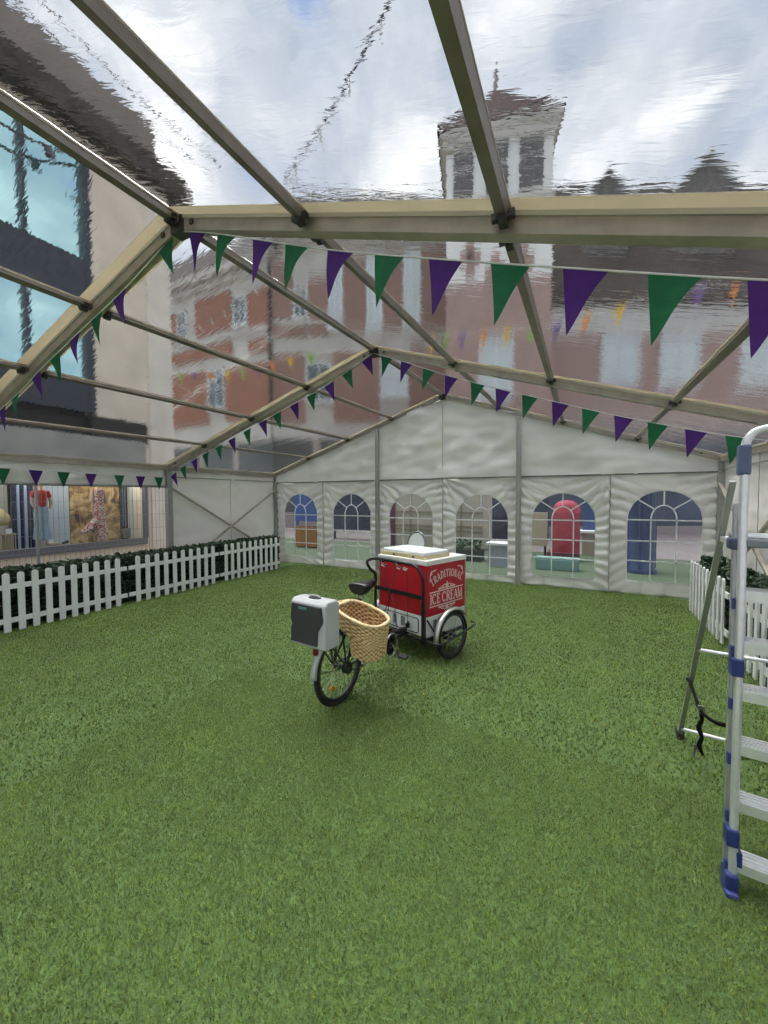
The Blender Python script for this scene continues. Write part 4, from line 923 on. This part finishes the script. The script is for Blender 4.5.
# ------------------------------------------------------------------ ice cream tricycle
TH_R = math.radians(-4.0)        # rear frame heading (clockwise from +Y)
TH_B = math.radians(-19.8)       # steered box heading
RC = Vector((-1.718, 2.595, 0))
MR = Matrix.Translation(RC) @ Matrix.Rotation(TH_R, 4, 'Z')       # local: x right, y forward, z up; origin under the rear axle
AW, BL = .70, .65                                                    # box width and length
NC = Vector((-1.364, 3.625, 0))
MB_ = Matrix.Translation(NC) @ Matrix.Rotation(TH_B, 4, 'Z')      # origin under the box's rear right corner: x right, y forward
t = thing('ice_cream_tricycle', 'black cargo tricycle with red and white ice cream box standing on the turf', 'tricycle', RC, TH_R)
TRI = t
def rotx(c, ang): return Matrix.Translation(c) @ Matrix.Rotation(ang, 4, 'X')
def wheel(name, M, R, tr, nsp, hubw=.08, refl=False):
    """wheel in the plane x = 0 of M, centred on M's origin"""
    X = M @ Matrix.Rotation(PI/2, 4, 'Y')
    b = NB(); lathe(b, [(R-tr+tr*math.cos(2*PI*k/12), tr*.95*math.sin(2*PI*k/12)) for k in range(12)], 48, X, closed=True); w_ = mesh(name, b, M_rubber, TRI)
    b = NB(); rr = R-2*tr+.004; lathe(b, [(rr, -.011), (rr, .011), (rr-.020, .009), (rr-.024, 0), (rr-.020, -.009)], 48, X, closed=True); mesh('rim', b, mat('rim_grey', (.10, .10, .10), .35, .8), w_)
    b = NB()
    for k in range(nsp):
        a_ = 2*PI*k/nsp; s = 1 if k % 2 else -1; a2 = a_+(.35 if k % 4 < 2 else -.35)
        p = V(.022*math.cos(a2), .022*math.sin(a2), s*hubw*.4); q = V((rr-.018)*math.cos(a_), (rr-.018)*math.sin(a_), 0); tube(b, [p, q], .0013, 4, 0, X)
    mesh('spokes', b, mat('spoke_steel', (.45, .45, .44), .3, .9), w_)
    b = NB(); lathe(b, [(0, -hubw*.65), (.012, -hubw*.65), (.012, -hubw*.5), (.028, -hubw*.45), (.028, -hubw*.35), (.016, -hubw*.3), (.016, hubw*.3), (.028, hubw*.35), (.028, hubw*.45), (.012, hubw*.5), (.012, hubw*.65), (0, hubw*.65)], 16, X); mesh('hub', b, mat('hub_grey', (.14, .14, .14), .35, .8), w_)
    if refl:
        b = NB(); cbox(b, (-.01, 0, 0), (.05, .035, .015)); 
        b.transform(M @ Matrix.Translation((.012, -.10, -.145)) @ Matrix.Rotation(PI/2, 4, 'Y') @ Matrix.Rotation(.8, 4, 'Z')); mesh('reflector', b, mat('amber', (.75, .22, .02), .3), w_, bevel=.006)
    return w_
def guard(M, R, w_, a0, a1, m, thick=.004):
    b = NB(); n = 26; A = []
    for k in range(n+1):
        a_ = a0+(a1-a0)*k/n; row = []
        for (x, dr) in ((-w_/2, -.016), (-w_*.38, 0), (0, .008), (w_*.38, 0), (w_/2, -.016)): row.append(b.verts.new(M @ V(x, (R+dr)*math.cos(a_), (R+dr)*math.sin(a_))))
        A.append(row)
    for k in range(n):
        for i in range(4): f = b.faces.new((A[k][i], A[k][i+1], A[k+1][i+1], A[k+1][i])); f.smooth = True
    return mesh('mudguard', b, m, TRI, solid=thick)
RW = MR @ Matrix.Translation((0, 0, .305)); wheel('rear_wheel', RW, .305, .021, 28, .10, True)
guard(RW, .325, .05, math.radians(95), math.radians(178), mat('guard_silver', (.50, .50, .49), .4, .4))
b = NB(); tube(b, [(-.055, 0, .305), (-.055, -.12, .605), (-.02, -.31, .36)], .005, 6, 0, MR); tube(b, [(.055, 0, .305), (.055, -.318, .37)], .004, 6, 0, MR)
mesh('mudguard_stay', b, M_black, TRI)
b = NB(); cbox(b, (.01, -.30, .52), (.04, .03, .05)); b.transform(MR); rl = mesh('rear_lamp', b, mat('lamp_red', (.16, .01, .012), .3), TRI, bevel=.01)
# rear frame
b = NB()
for s in (-1, 1):
    tube(b, [(s*.065, 0, .305), (s*.05, .22, .30), (s*.035, .46, .29)], .011, 8, 3, MR)
    tube(b, [(s*.065, 0, .305), (s*.03, .30, .72)], .009, 8, 0, MR)
tube(b, [(0, .46, .29), (0, .36, .55), (0, .29, .78)], .016, 10, 2, MR)
tube(b, [(0, .42, .40), (0, .7, .34), (0, .95, .30), (-.0, 1.22, .26)], .024, 10, 4, MR)
tube(b, [(0, .48, .29), (0, .8, .25), (0, 1.22, .22)], .018, 10, 3, MR)
tube(b, [(-.07, .46, .29), (.11, .46, .29)], .024, 12, 0, MR)
mesh('frame', b, M_black, TRI)
b = NB()
for s in (-1, 1):
    tube(b, [(s*.06, -.25, .615), (s*.06, .24, .615)], .007, 6, 0, MR); tube(b, [(s*.07, 0, .305), (s*.065, -.05, .61)], .007, 6, 0, MR); tube(b, [(s*.07, 0, .305), (s*.062, -.24, .61)], .007, 6, 0, MR)
    tube(b, [(s*.07, 0, .305), (s*.062, .12, .61)], .007, 6, 0, MR)
for y in (-.25, -.15, -.05, .1, .24): tube(b, [(-.06, y, .615), (.06, y, .615)], .006, 6, 0, MR)
mesh('rear_rack', b, M_black, TRI)
b = NB(); tube(b, [(0, .29, .72), (0, .33, .86)], .013, 10, 0, MR); mesh('seat_post', b, mat('seatpost_steel', (.35, .35, .34), .35, .8), TRI)
b = NB(); prof = [(-.14, .075, .045), (-.10, .092, .055), (-.03, .080, .055), (.03, .045, .045), (.09, .026, .038), (.14, .016, .028)]; rings = []
for (y, hw, th) in [(y_, hw_*1.08, th_*1.35) for y_, hw_, th_ in prof]:
    rings.append([b.verts.new(MR @ V(hw*math.cos(2*PI*k/14), (.34+.06)+y-.02, .885+(.012*math.cos(2*PI*k/14)**2)+(th*.5 if math.sin(2*PI*k/14) > 0 else th)*math.sin(2*PI*k/14))) for k in range(14)])
for A, B in zip(rings, rings[1:]):
    for k in range(14): f = b.faces.new((A[k], A[(k+1) % 14], B[(k+1) % 14], B[k])); f.smooth = True
b.faces.new(rings[0]); b.faces.new(rings[-1]); sd = mesh('saddle', b, mat('saddle_black', (.012, .012, .012), .4), TRI)
b = NB(); tube(b, [(-.025, .26, .855), (-.022, .36, .845), (-.01, .48, .87)], .005, 6, 2, MR); tube(b, [(.025, .26, .855), (.022, .36, .845), (.01, .48, .87)], .005, 6, 2, MR)
for s in (-1, 1): tube(b, [MR @ V(s*.045+.012*math.cos(k*.9), .29+.012*math.sin(k*.9), .80+.004*k) for k in range(15)], .003, 5)
mesh('saddle_rail', b, M_chrome, sd)
# cranks
CM = MR @ Matrix.Translation((.13, .60, .30)); X = CM @ Matrix.Rotation(PI/2, 4, 'Y')
b = NB(); tube(b, [MR @ V(-.1, .6, .30), MR @ V(.14, .6, .30)], .014, 10); lathe(b, [(.03, -.003), (.085, -.003), (.09, 0), (.085, .003), (.03, .003)], 32, X, closed=True); cr = mesh('chainset', b, mat('chain_black', (.03, .03, .03), .4, .6), TRI)
b = NB(); lathe(b, [(.098, .008), (.108, .010), (.112, .004), (.108, .0), (.098, .002)], 36, X, closed=True); mesh('chain_guard', b, mat('guard_steel', (.35, .35, .34), .3, .8), cr)
for s, an in ((1, -.9), (-1, PI-.9)):
    b = NB(); x = .15 if s > 0 else -.11; y1, z1 = .6+.17*math.cos(an), .30+.17*math.sin(an)
    z1 = max(z1, .13)
    tube(b, [(x, .6, .30), (x, y1, z1)], .009, 8, 0, MR); mesh('crank_arm', b, M_chrome, TRI)
    b = NB(); cbox(b, (x+s*.05, y1, z1), (.085, .07, .022)); b.transform(MR); mesh('pedal', b, M_char, TRI, bevel=.004)
b = NB(); tube(b, [(.085, .6, .388), (.075, 0, .345)], .005, 5, 0, MR); tube(b, [(.085, .6, .212), (.075, 0, .268)], .005, 5, 0, MR); mesh('chain', b, MATS['chain_black'], TRI)
b = NB(); lathe(b, [(.012, -.02), (.045, -.02), (.045, .02), (.012, .02)], 16, MR @ Matrix.Translation((.075, 0, .305)) @ Matrix.Rotation(PI/2, 4, 'Y'), closed=True); mesh('sprocket', b, MATS['chain_black'], TRI)
# cargo box (steered with the front wheels)
Z0, ZR, Z1 = .245, .452, .968
b = NB(); box(b, (-AW, 0, Z0), (0, BL, ZR), MB_); bx = mesh('lower_box', b, mat('box_white', (.74, .75, .73), .45, var=.04, vscale=8), TRI, bevel=.006)
b = NB(); box(b, (-AW, 0, ZR), (0, BL, Z1), MB_); ub = mesh('cargo_box', b, M_red, TRI, bevel=.006)
b = NB(); box(b, (-AW-.008, -.008, Z1), (.008, BL+.008, Z1+.05), MB_); mesh('box_lid', b, M_lidw, TRI, bevel=.005)
b = NB()
for (x, y) in ((-AW-.004, -.004), (-AW-.004, BL-.012)): box(b, (x, y, Z0), (x+.016, y+.016, Z1), MB_)
box(b, (-.010, BL-.010, Z0), (.004, BL+.004, Z1), MB_)
mesh('corner_trim', b, mat('trim_steel', (.55, .54, .48), .4, .6), ub)
# vents
def vents(P, nm):
    b = NB()
    for f in P: f(b)
    mesh(nm, b, mat('vent_black', (.02, .02, .02), .6), bx)
def vent_rear(b):
    for k in range(7):
        for (x0, x1) in ((-.48, -.42), (-.36, -.30)): box(b, (x0, -.004, .305+.014*k), (x1, .0, .311+.014*k), MB_)
    fr = [(-.59, .27), (-.13, .27), (-.11, .285), (-.11, .405), (-.13, .42), (-.57, .42), (-.59, .405), (-.62, .405), (-.62, .30)]
    tube(b, [MB_ @ V(p[0], -.004, p[1]) for p in fr], .0045, 6, 0, None, True)
def vent_side(b):
    for k in range(8):
        for y in (.10, .20): box(b, (0, y, .30+.014*k), (.004, y+.05, .306+.014*k), MB_)
vents([vent_rear, vent_side], 'vent_slots')
b = NB()
for i in range(2):
    lathe(b, [(0, 0), (.012, .002), (.012, .02), (0, .022)], 10, MB_ @ Matrix.Translation((-.23, -.03, .32+.03*i)))
tube(b, [(-.23, -.035, .36), (-.23, -.04, .6), (-.22, -.05, .90)], .003, 5, 0, MB_); cbox(b, MB_ @ V(-.23, -.035, .33), (.035, .03, .045)); mesh('power_plug', b, M_black, TRI)
# lettering
M_cre = mat('letter_cream', (.86, .76, .70), .6)
def glyph(ch):
    st = []   # quads as polylines (pts, width)
    L_ = lambda x0, y0, x1, y1, w_: st.append(([(x0, y0), (x1, y1)], w_))
    def arc(cx, cy, rx, ry, a0, a1, w0, w1, n=14):
        pts = [(cx+rx*math.cos(a0+(a1-a0)*k/n), cy+ry*math.sin(a0+(a1-a0)*k/n)) for k in range(n+1)]
        for p, q in zip(pts, pts[1:]):
            f = abs(((p[0]+q[0])/2-cx)/rx); st.append(([p, q], w0+(w1-w0)*f))
    ser = lambda x, y, w_=.2: L_(x-w_, y, x+w_, y, .07)
    w = .8
    if ch == 'T': L_(.4, 0, .4, 1, .17); L_(0, .96, .8, .96, .08); L_(.03, .76, .03, 1, .06); L_(.77, .76, .77, 1, .06); ser(.4, .03)
    elif ch == 'R': L_(.2, 0, .2, 1, .17); arc(.36, .74, .30, .24, PI/2, -PI/2, .07, .16); L_(.2, .97, .4, .97, .07); L_(.2, .5, .4, .5, .07); L_(.4, .5, .76, .02, .16); ser(.2, .03); L_(.66, .03, .88, .03, .07); w = .82
    elif ch == 'A': L_(.1, 0, .42, 1, .07); L_(.42, 1, .74, 0, .17); L_(.22, .34, .64, .34, .07); ser(.1, .03, .12); ser(.74, .03, .15); w = .84
    elif ch == 'D': L_(.2, 0, .2, 1, .17); arc(.32, .5, .46, .47, PI/2, -PI/2, .07, .17); L_(.05, .97, .35, .97, .07); L_(.05, .03, .35, .03, .07); w = .86
    elif ch == 'I': L_(.2, 0, .2, 1, .17); ser(.2, .03, .18); ser(.2, .97, .18); w = .4
    elif ch == 'O': arc(.42, .5, .36, .47, 0, 2*PI, .07, .17, 26); w = .84
    elif ch == 'N': L_(.14, 0, .14, 1, .07); L_(.12, 1, .70, 0, .17); L_(.70, 0, .70, 1, .07); ser(.14, .03, .12); ser(.70, .97, .12); w = .84
    elif ch == 'L': L_(.2, 0, .2, 1, .17); L_(.05, .03, .66, .03, .08); L_(.64, .03, .64, .25, .06); ser(.2, .97, .17); w = .7
    elif ch == 'C': arc(.44, .5, .38, .47, .75, 2*PI-.75, .07, .17, 22); L_(.72, .68, .72, .92, .06); w = .82
    elif ch == 'E': L_(.2, 0, .2, 1, .17); L_(.05, .97, .62, .97, .07); L_(.05, .03, .66, .03, .07); L_(.2, .5, .5, .5, .07); L_(.62, .78, .62, 1, .06); L_(.66, 0, .66, .25, .06); L_(.5, .4, .5, .6, .06); w = .72
    elif ch == 'M': L_(.12, 0, .12, 1, .07); L_(.14, 1, .48, .05, .16); L_(.48, .05, .84, 1, .07); L_(.84, 0, .84, 1, .17); ser(.12, .03, .11); ser(.84, .03, .15); w = 1.0
    return st, w
def put(b, st, size, fn, sx=1.0):
    for pts, w_ in st:
        (x0, y0), (x1, y1) = pts; dx_, dy_ = x1-x0, y1-y0; l = math.hypot(dx_, dy_) or 1; nx_, ny_ = -dy_/l*w_/2, dx_/l*w_/2
        q = [(x0+nx_, y0+ny_), (x1+nx_, y1+ny_), (x1-nx_, y1-ny_), (x0-nx_, y0-ny_)]
        A = [b.verts.new(fn(x*size*sx, y*size, .0015)) for x, y in q]; B = [b.verts.new(fn(x*size*sx, y*size, .0035)) for x, y in q]
        b.faces.new(A[::-1]); b.faces.new(B)
        for k in range(4): b.faces.new((A[k], A[(k+1) % 4], B[(k+1) % 4], B[k]))
def facefn(u, v, h): return MB_ @ V(h, u, Z1+v)       # right side of the box: u forward, v down from its top
b = NB(); txt = 'ICE CREAM'; size = .105; wid = [(.35 if c == ' ' else glyph(c)[1]+.06) for c in txt]; sc = .545/(sum(wid)*size); u = .045
for c, w_ in zip(txt, wid):
    if c != ' ': put(b, glyph(c)[0], size, (lambda x, y, h, u=u: facefn(u+x, -.400+y, h)), sc)
    u += w_*size*sc
for v in (-.277, -.422): put(b, [([(0, 0), (.56, 0)], .010)], 1, lambda x, y, h, v=v: facefn(.04+x, v+y, h))
txt = 'TRADITIONAL'; size = .078; RA = .42; cu, cv = .325, -.155-.42+.01; wid = [glyph(c)[1]+.09 for c in txt]; tot = sum(wid); span = 1.24; a_ = span/2
for c, w_ in zip(txt, wid):
    da = span*w_/tot; am = a_-da/2; sxx = (da*RA)/(w_*size)
    def fn(x, y, h, am=am, w_=w_, sxx=sxx):
        xx = x-w_*size*sxx/2; ca, sa = math.cos(am), math.sin(am)
        return facefn(cu+sa*-1*(RA+y)+ca*xx, cv+ca*(RA+y)+sa*xx, h)
    put(b, glyph(c)[0], size, fn, sxx); a_ -= da
mesh('lettering', b, M_cre, ub, recalc=True)
b = NB()   # scrollwork ornaments and corner flourishes
def scroll(cx, cv_, sgn):
    for s in (-1, 1):
        for (r0, off) in ((.030, .035), (.022, .080), (.014, .118)):
            pts = [(cx+s*(off+r0*math.cos(k*.5)*(1-k/16)), cv_+sgn*(r0*.8+r0*math.sin(k*.5)*(1-k/16))) for k in range(12)]
            for p, q in zip(pts, pts[1:]): put(b, [([p, q], .007)], 1, lambda x, y, h: facefn(x, y, h))
        put(b, [([(cx, cv_+sgn*.012), (cx+s*.145, cv_+sgn*.012)], .008)], 1, lambda x, y, h: facefn(x, y, h))
    put(b, [([(cx, cv_), (cx, cv_+sgn*.075)], .014), ([(cx-.02, cv_+sgn*.04), (cx+.02, cv_+sgn*.04)], .014)], 1, lambda x, y, h: facefn(x, y, h))
scroll(.32, -.268, 1); scroll(.32, -.432, -1)
for (u0, s) in ((.045, 1), (.60, -1)):
    put(b, [([(u0, -.16), (u0+s*.006, -.09)], .010), ([(u0+s*.006, -.09), (u0+s*.03, -.062)], .016), ([(u0+s*.02, -.068), (u0+s*.095, -.055)], .012), ([(u0+s*.01, -.1), (u0+s*.035, -.085)], .012)], 1, lambda x, y, h: facefn(x, y, h))
mesh('scroll_ornament', b, M_cre, ub)
b = NB()
for (x0, x1) in ((-.66, -.60), (-.43, -.37), (-.34, -.28)): put(b, [([(x0, -.065), (x1, -.078)], .012), ([(x0+.02, -.05), (x1+.02, -.062)], .010)], 1, lambda x, y, h: MB_ @ V(x, -h, Z1+y))
mesh('rear_flourish', b, M_cre, ub)
# handlebar hoop in front of the rider
b = NB(); ay = -.055
hp = [(.0, ay, .20), (.0, ay, .62), (.0, ay, .82), (-.02, ay-.01, .90), (-.08, ay-.02, .965), (-.18, ay-.03, .98), (-.40, ay-.03, .985), (-.60, ay-.03, .985), (-.70, ay-.06, .975), (-.735, ay-.09, .94), (-.725, ay-.05, .86), (-.70, ay, .80), (-.70, ay, .62), (-.70, ay, .26)]
tube(b, hp, .0165, 10, 4, MB_); hb = mesh('handlebar', b, M_black, TRI)
b = NB(); bar(b, MB_ @ V(-.70, ay+.01, .655), MB_ @ V(0, ay+.01, .655), .022, .04); bar(b, MB_ @ V(0, ay+.005, .20), MB_ @ V(0, ay+.005, .62), .036, .036, (1, 0, 0)); mesh('cross_bar', b, M_black, TRI)
for x in (-.56, -.34):
    b = NB(); tube(b, [(x, ay-.04, .975), (x+.05, ay-.065, .945), (x+.13, ay-.07, .935)], .007, 6, 3, MB_); cbox(b, MB_ @ V(x, ay-.035, .972), (.04, .03, .03)); mesh('brake_lever', b, M_black, hb)
for k, (x, pts) in enumerate(((-.52, [(-.50, ay-.06, .95), (-.42, ay-.08, .72), (-.40, ay-.08, .55), (-.47, ay-.05, .40), (-.56, ay-.1, .28)]), (-.33, [(-.31, ay-.06, .95), (-.36, ay-.08, .7), (-.45, ay-.07, .5), (-.58, ay-.10, .3)]), (-.62, [(-.62, ay-.04, .95), (-.52, ay-.05, .75), (-.36, ay-.05, .6), (-.33, ay-.06, .4), (-.34, ay-.02, .3)]))):
    b = NB(); tube(b, pts, .0035, 6, 5, MB_); mesh('brake_cable', b, M_black, TRI)
# front wheels and guards
for sx, nm in ((.11, 1), (-AW-.11, -1)):
    Mw = MB_ @ Matrix.Translation((sx, .27, .25)); wheel('front_wheel', Mw, .25, .021, 24, .07)
    guard(Mw, .272, .06, math.radians(35), math.radians(190), M_chrome)
    b = NB(); tube(b, [(sx-nm*.0, .26, .25), (sx-nm*.13, .26, .25)], .012, 8, 0, MB_)
    o_ = nm*.065
    tube(b, [(sx-nm*.09, -.03, .235), (sx+o_, -.01, .23), (sx+o_, .26, .25), (sx+o_, .57, .30), (sx-nm*.0, .61, .31)], .010, 8, 3, MB_)
    tube(b, [(sx-nm*.08, -.03, .44), (sx-nm*.02, .06, .26)], .009, 8, 0, MB_)
    tube(b, [(sx, .26, .25), (sx+nm*.06, .26, .25)], .010, 8, 0, MB_)
    mesh('wheel_bar', b, M_black, TRI)
b = NB()
for x in (-AW, 0): bar(b, MB_ @ V(x, -.06, .228), MB_ @ V(x, BL, .228), .03, .03)
bar(b, MB_ @ V(-AW-.09, .26, .20), MB_ @ V(.09, .26, .20), .03, .03); bar(b, MB_ @ V(-AW, -.045, .228), MB_ @ V(0, -.045, .228), .03, .03)
box(b, (-AW/2-.06, .1, .20), (-AW/2+.06, .35, .246), MB_)
mesh('chassis', b, M_black, TRI)
# things resting on the box
t = thing('insulated_lid_slab', 'cream insulated lid slab lying flat on top of the red box', 'lid', MB_ @ V(-.38, .2, Z1+.05))
zt = Z1+.05; b = NB(); box(b, (-.675, .035, zt+.006), (-.06, .43, zt+.072), MB_); sl_ = mesh('slab', b, mat('slab_white', (.74, .78, .78), .4), t, bevel=.012)
b = NB(); box(b, (-.68, .028, zt), (-.055, .437, zt+.042), MB_); mesh('wood_edge', b, mat('slab_edge', (.52, .44, .25), .6), t, bevel=.004)
b = NB()
for x in (-.5, -.22): box(b, (x, .020, zt+.008), (x+.03, .03, zt+.03), MB_)
mesh('catch', b, M_bolt, t)
t = thing('hatch_flap', 'round-topped pale hatch flap with grey rim standing upright behind the slab', 'lid', MB_ @ V(-.57, .5, zt))
HM = MB_ @ Matrix.Translation((-.60, .50, zt)) @ Matrix.Rotation(math.radians(80), 4, 'X')
def dshape(r, h, z0): return [(-r, z0), (r, z0)]+[(r*math.cos(PI*k/20), h+r*math.sin(PI*k/20)) for k in range(21)]
b = NB(); tube(b, [HM @ V(p[0], p[1], 0) for p in [(-.135, .012), (-.135, .085)]+[(.135*math.cos(PI-PI*k/16), .085+.135*math.sin(PI*k/16)) for k in range(1, 16)]+[(.135, .085), (.135, .012)]], .012, 8); mesh('rim', b, mat('hatch_rim', (.16, .17, .18), .4, .5), t)
b = NB(); prism(b, dshape(.130, .085, .004), -.006, .006, HM); mesh('panel', b, mat('hatch_white', (.50, .52, .50), .4), t)

# grey case on the rear rack
CW, CDp, CH = .335, .15, .335
KM = MR @ Matrix.Translation((.035, -.33, .595)) @ Matrix.Rotation(math.radians(-3), 4, 'Z')
t = thing('grey_cool_case', 'silver and charcoal portable case standing on the rear rack', 'case', KM @ V(0, 0, 0))
b = NB(); prism(b, [(-CDp/2, 0), (CDp/2, 0), (CDp/2, CH*.92), (CDp/2-.02, CH), (-CDp/2+.03, CH), (-CDp/2, CH*.93)], -CW/2, CW/2, KM @ Matrix(((0, 0, 1, 0), (1, 0, 0, 0), (0, 1, 0, 0), (0, 0, 0, 1))))
cs = mesh('shell', b, M_sil, t, bevel=.012)
fp = [(-.44, .90), (.40, .90), (.45, .60), (.30, .38), (.28, .07), (-.47, .07), (-.47, .36), (-.43, .44), (-.48, .58)]
b = NB(); prism(b, [(p[0]*CW, p[1]*CH) for p in fp], CDp/2-.004, CDp/2+.012, KM @ Matrix(((1, 0, 0, 0), (0, 0, -1, 0), (0, 1, 0, 0), (0, 0, 0, 1)))); mesh('front_panel', b, M_char, t, bevel=.004)
b = NB(); box(b, (-CW*.22, -CDp/2-.016, CH*.80), (CW*.0, -CDp/2-.012, CH*.85), KM); mesh('badge', b, mat('badge_teal', (.10, .22, .24), .5), t)
b = NB(); lathe(b, [(0, 0), (.05, 0), (.058, .004), (.05, .008), (0, .008)], 20, KM @ Matrix.Translation((.0, .0, CH-.001)) @ Matrix.Diagonal((1, .55, 1, 1))); hd = mesh('handle_recess', b, M_char, t)
b = NB(); tube(b, [(-.045, 0, CH+.008), (-.03, 0, CH+.018), (.03, 0, CH+.018), (.045, 0, CH+.008)], .007, 8, 3, KM); mesh('carry_handle', b, M_sil, t)
# wicker baskets
M_wick = bpy.data.materials.new('wicker'); M_wick.use_nodes = True
tt = M_wick.node_tree; bs = tt.nodes['Principled BSDF']; bs.inputs['Roughness'].default_value = .65
at_ = N(tt, 'ShaderNodeAttribute', attribute_name='weave'); r = N(tt, 'ShaderNodeValToRGB'); e_ = r.color_ramp.elements
e_[0].position = .1; e_[0].color = (.24, .12, .045, 1); e_[1].position = .7; e_[1].color = (.74, .55, .28, 1); k = e_.new(.36); k.color = (.55, .37, .16, 1)
nz = N(tt, 'ShaderNodeTexNoise', Scale=40.0, Detail=3.0); c = N(tt, 'ShaderNodeTexCoord'); tt.links.new(c.outputs['Object'], nz.inputs['Vector'])
ad = N(tt, 'ShaderNodeMath', operation='MULTIPLY_ADD'); ad.inputs[1].default_value = .5; tt.links.new(nz.outputs['Fac'], ad.inputs[0]); 
sb = N(tt, 'ShaderNodeMath', operation='SUBTRACT'); sb.inputs[1].default_value = .25; tt.links.new(at_.outputs['Fac'], sb.inputs[0]); tt.links.new(sb.outputs[0], ad.inputs[2])
tt.links.new(ad.outputs[0], r.inputs[0]); tt.links.new(r.outputs[0], bs.inputs['Base Color'])
M_rimw = mat('wicker_rim', (.74, .58, .32), .6, var=.25, vscale=60, bump=.5, bscale=90)
def basket(mir, label, small=False):
    t = thing('wicker_basket', label, 'basket', MR @ V(mir*.2, .05, .45), group=None)
    lv = [(0, .385, .165, .795), (0, .385, .163, .77), (.004, .383, .16, .73), (.008, .380, .155, .69), (.012, .378, .152, .665), (.02, .376, .15, .652), (.06, .374, .148, .640), (.105, .372, .145, .625), (.118, .370, .142, .60), (.122, .367, .138, .56), (.127, .364, .134, .52), (.132, .360, .130, .48), (.138, .356, .126, .455), (.18, .32, .09, .445)]
    if small: lv = [(0, .25, .13, .795), (0, .25, .128, .77), (.004, .248, .125, .73), (.008, .244, .12, .69), (.03, .22, .09, .66), (.05, .20, .07, .655)]
    # densify
    D = []
    for p, q in zip(lv, lv[1:]):
        n = max(2, int(abs(p[3]-q[3])/.006)+2)
        for k in range(n): D.append(tuple(p[i]+(q[i]-p[i])*k/n for i in range(4)))
    D.append(lv[-1]); nu = 144; b = NB(); lay = b.verts.layers.float.new('weave'); rings = []
    for j, (a0, a1, bh, z) in enumerate(D):
        ring = []; row = int(z/.018)
        for k in range(nu):
            th = 2*PI*k/nu; ce, se = math.cos(th), math.sin(th); ex = .72
            sx_ = math.copysign(abs(ce)**ex, ce); sy_ = math.copysign(abs(se)**ex, se)
            wv = math.sin(th*18+(PI if row % 2 else 0)); hz = math.sin(PI*((z/.018) % 1))
            bulge = .0055*wv*hz
            a_ = (a0+a1)/2+((a1-a0)/2+bulge)*sx_; y = (bh+bulge)*sy_
            zz = z-.29*max(0, a_)*min(1, max(.35, (z-.44)/.3))
            v = b.verts.new(MR @ V(mir*(a_-.004), y+.055, zz)); v[lay] = min(1, max(0, .5+.5*wv))*(.35+.65*hz); ring.append(v)
        rings.append(ring)
    for A, B in zip(rings, rings[1:]):
        for k in range(nu): f = b.faces.new((A[k], A[(k+1) % nu], B[(k+1) % nu], B[k])); f.smooth = True
    b.faces.new(rings[-1])
    o = mesh('woven_body', b, M_wick, t, recalc=False, solid=.010)
    b = NB(); P = []
    for k in range(64):
        th = 2*PI*k/64; ce, se = math.cos(th), math.sin(th); am = lv[0][1]/2; a_ = am+(am+.002)*math.copysign(abs(ce)**.72, ce); y = (lv[0][2]+.002)*math.copysign(abs(se)**.72, se)
        P.append(MR @ V(mir*(a_-.004), y+.055, .798-.29*max(0, a_)))
    tube(b, P, [.0125+.002*(k % 2) for k in range(64)], 8, 0, None, True); mesh('rim', b, M_rimw, t)
basket(1, 'deep tan wicker pannier basket hanging on near side of the rear wheel'); basket(-1, 'small tan wicker basket mostly hidden behind the grey case', True)
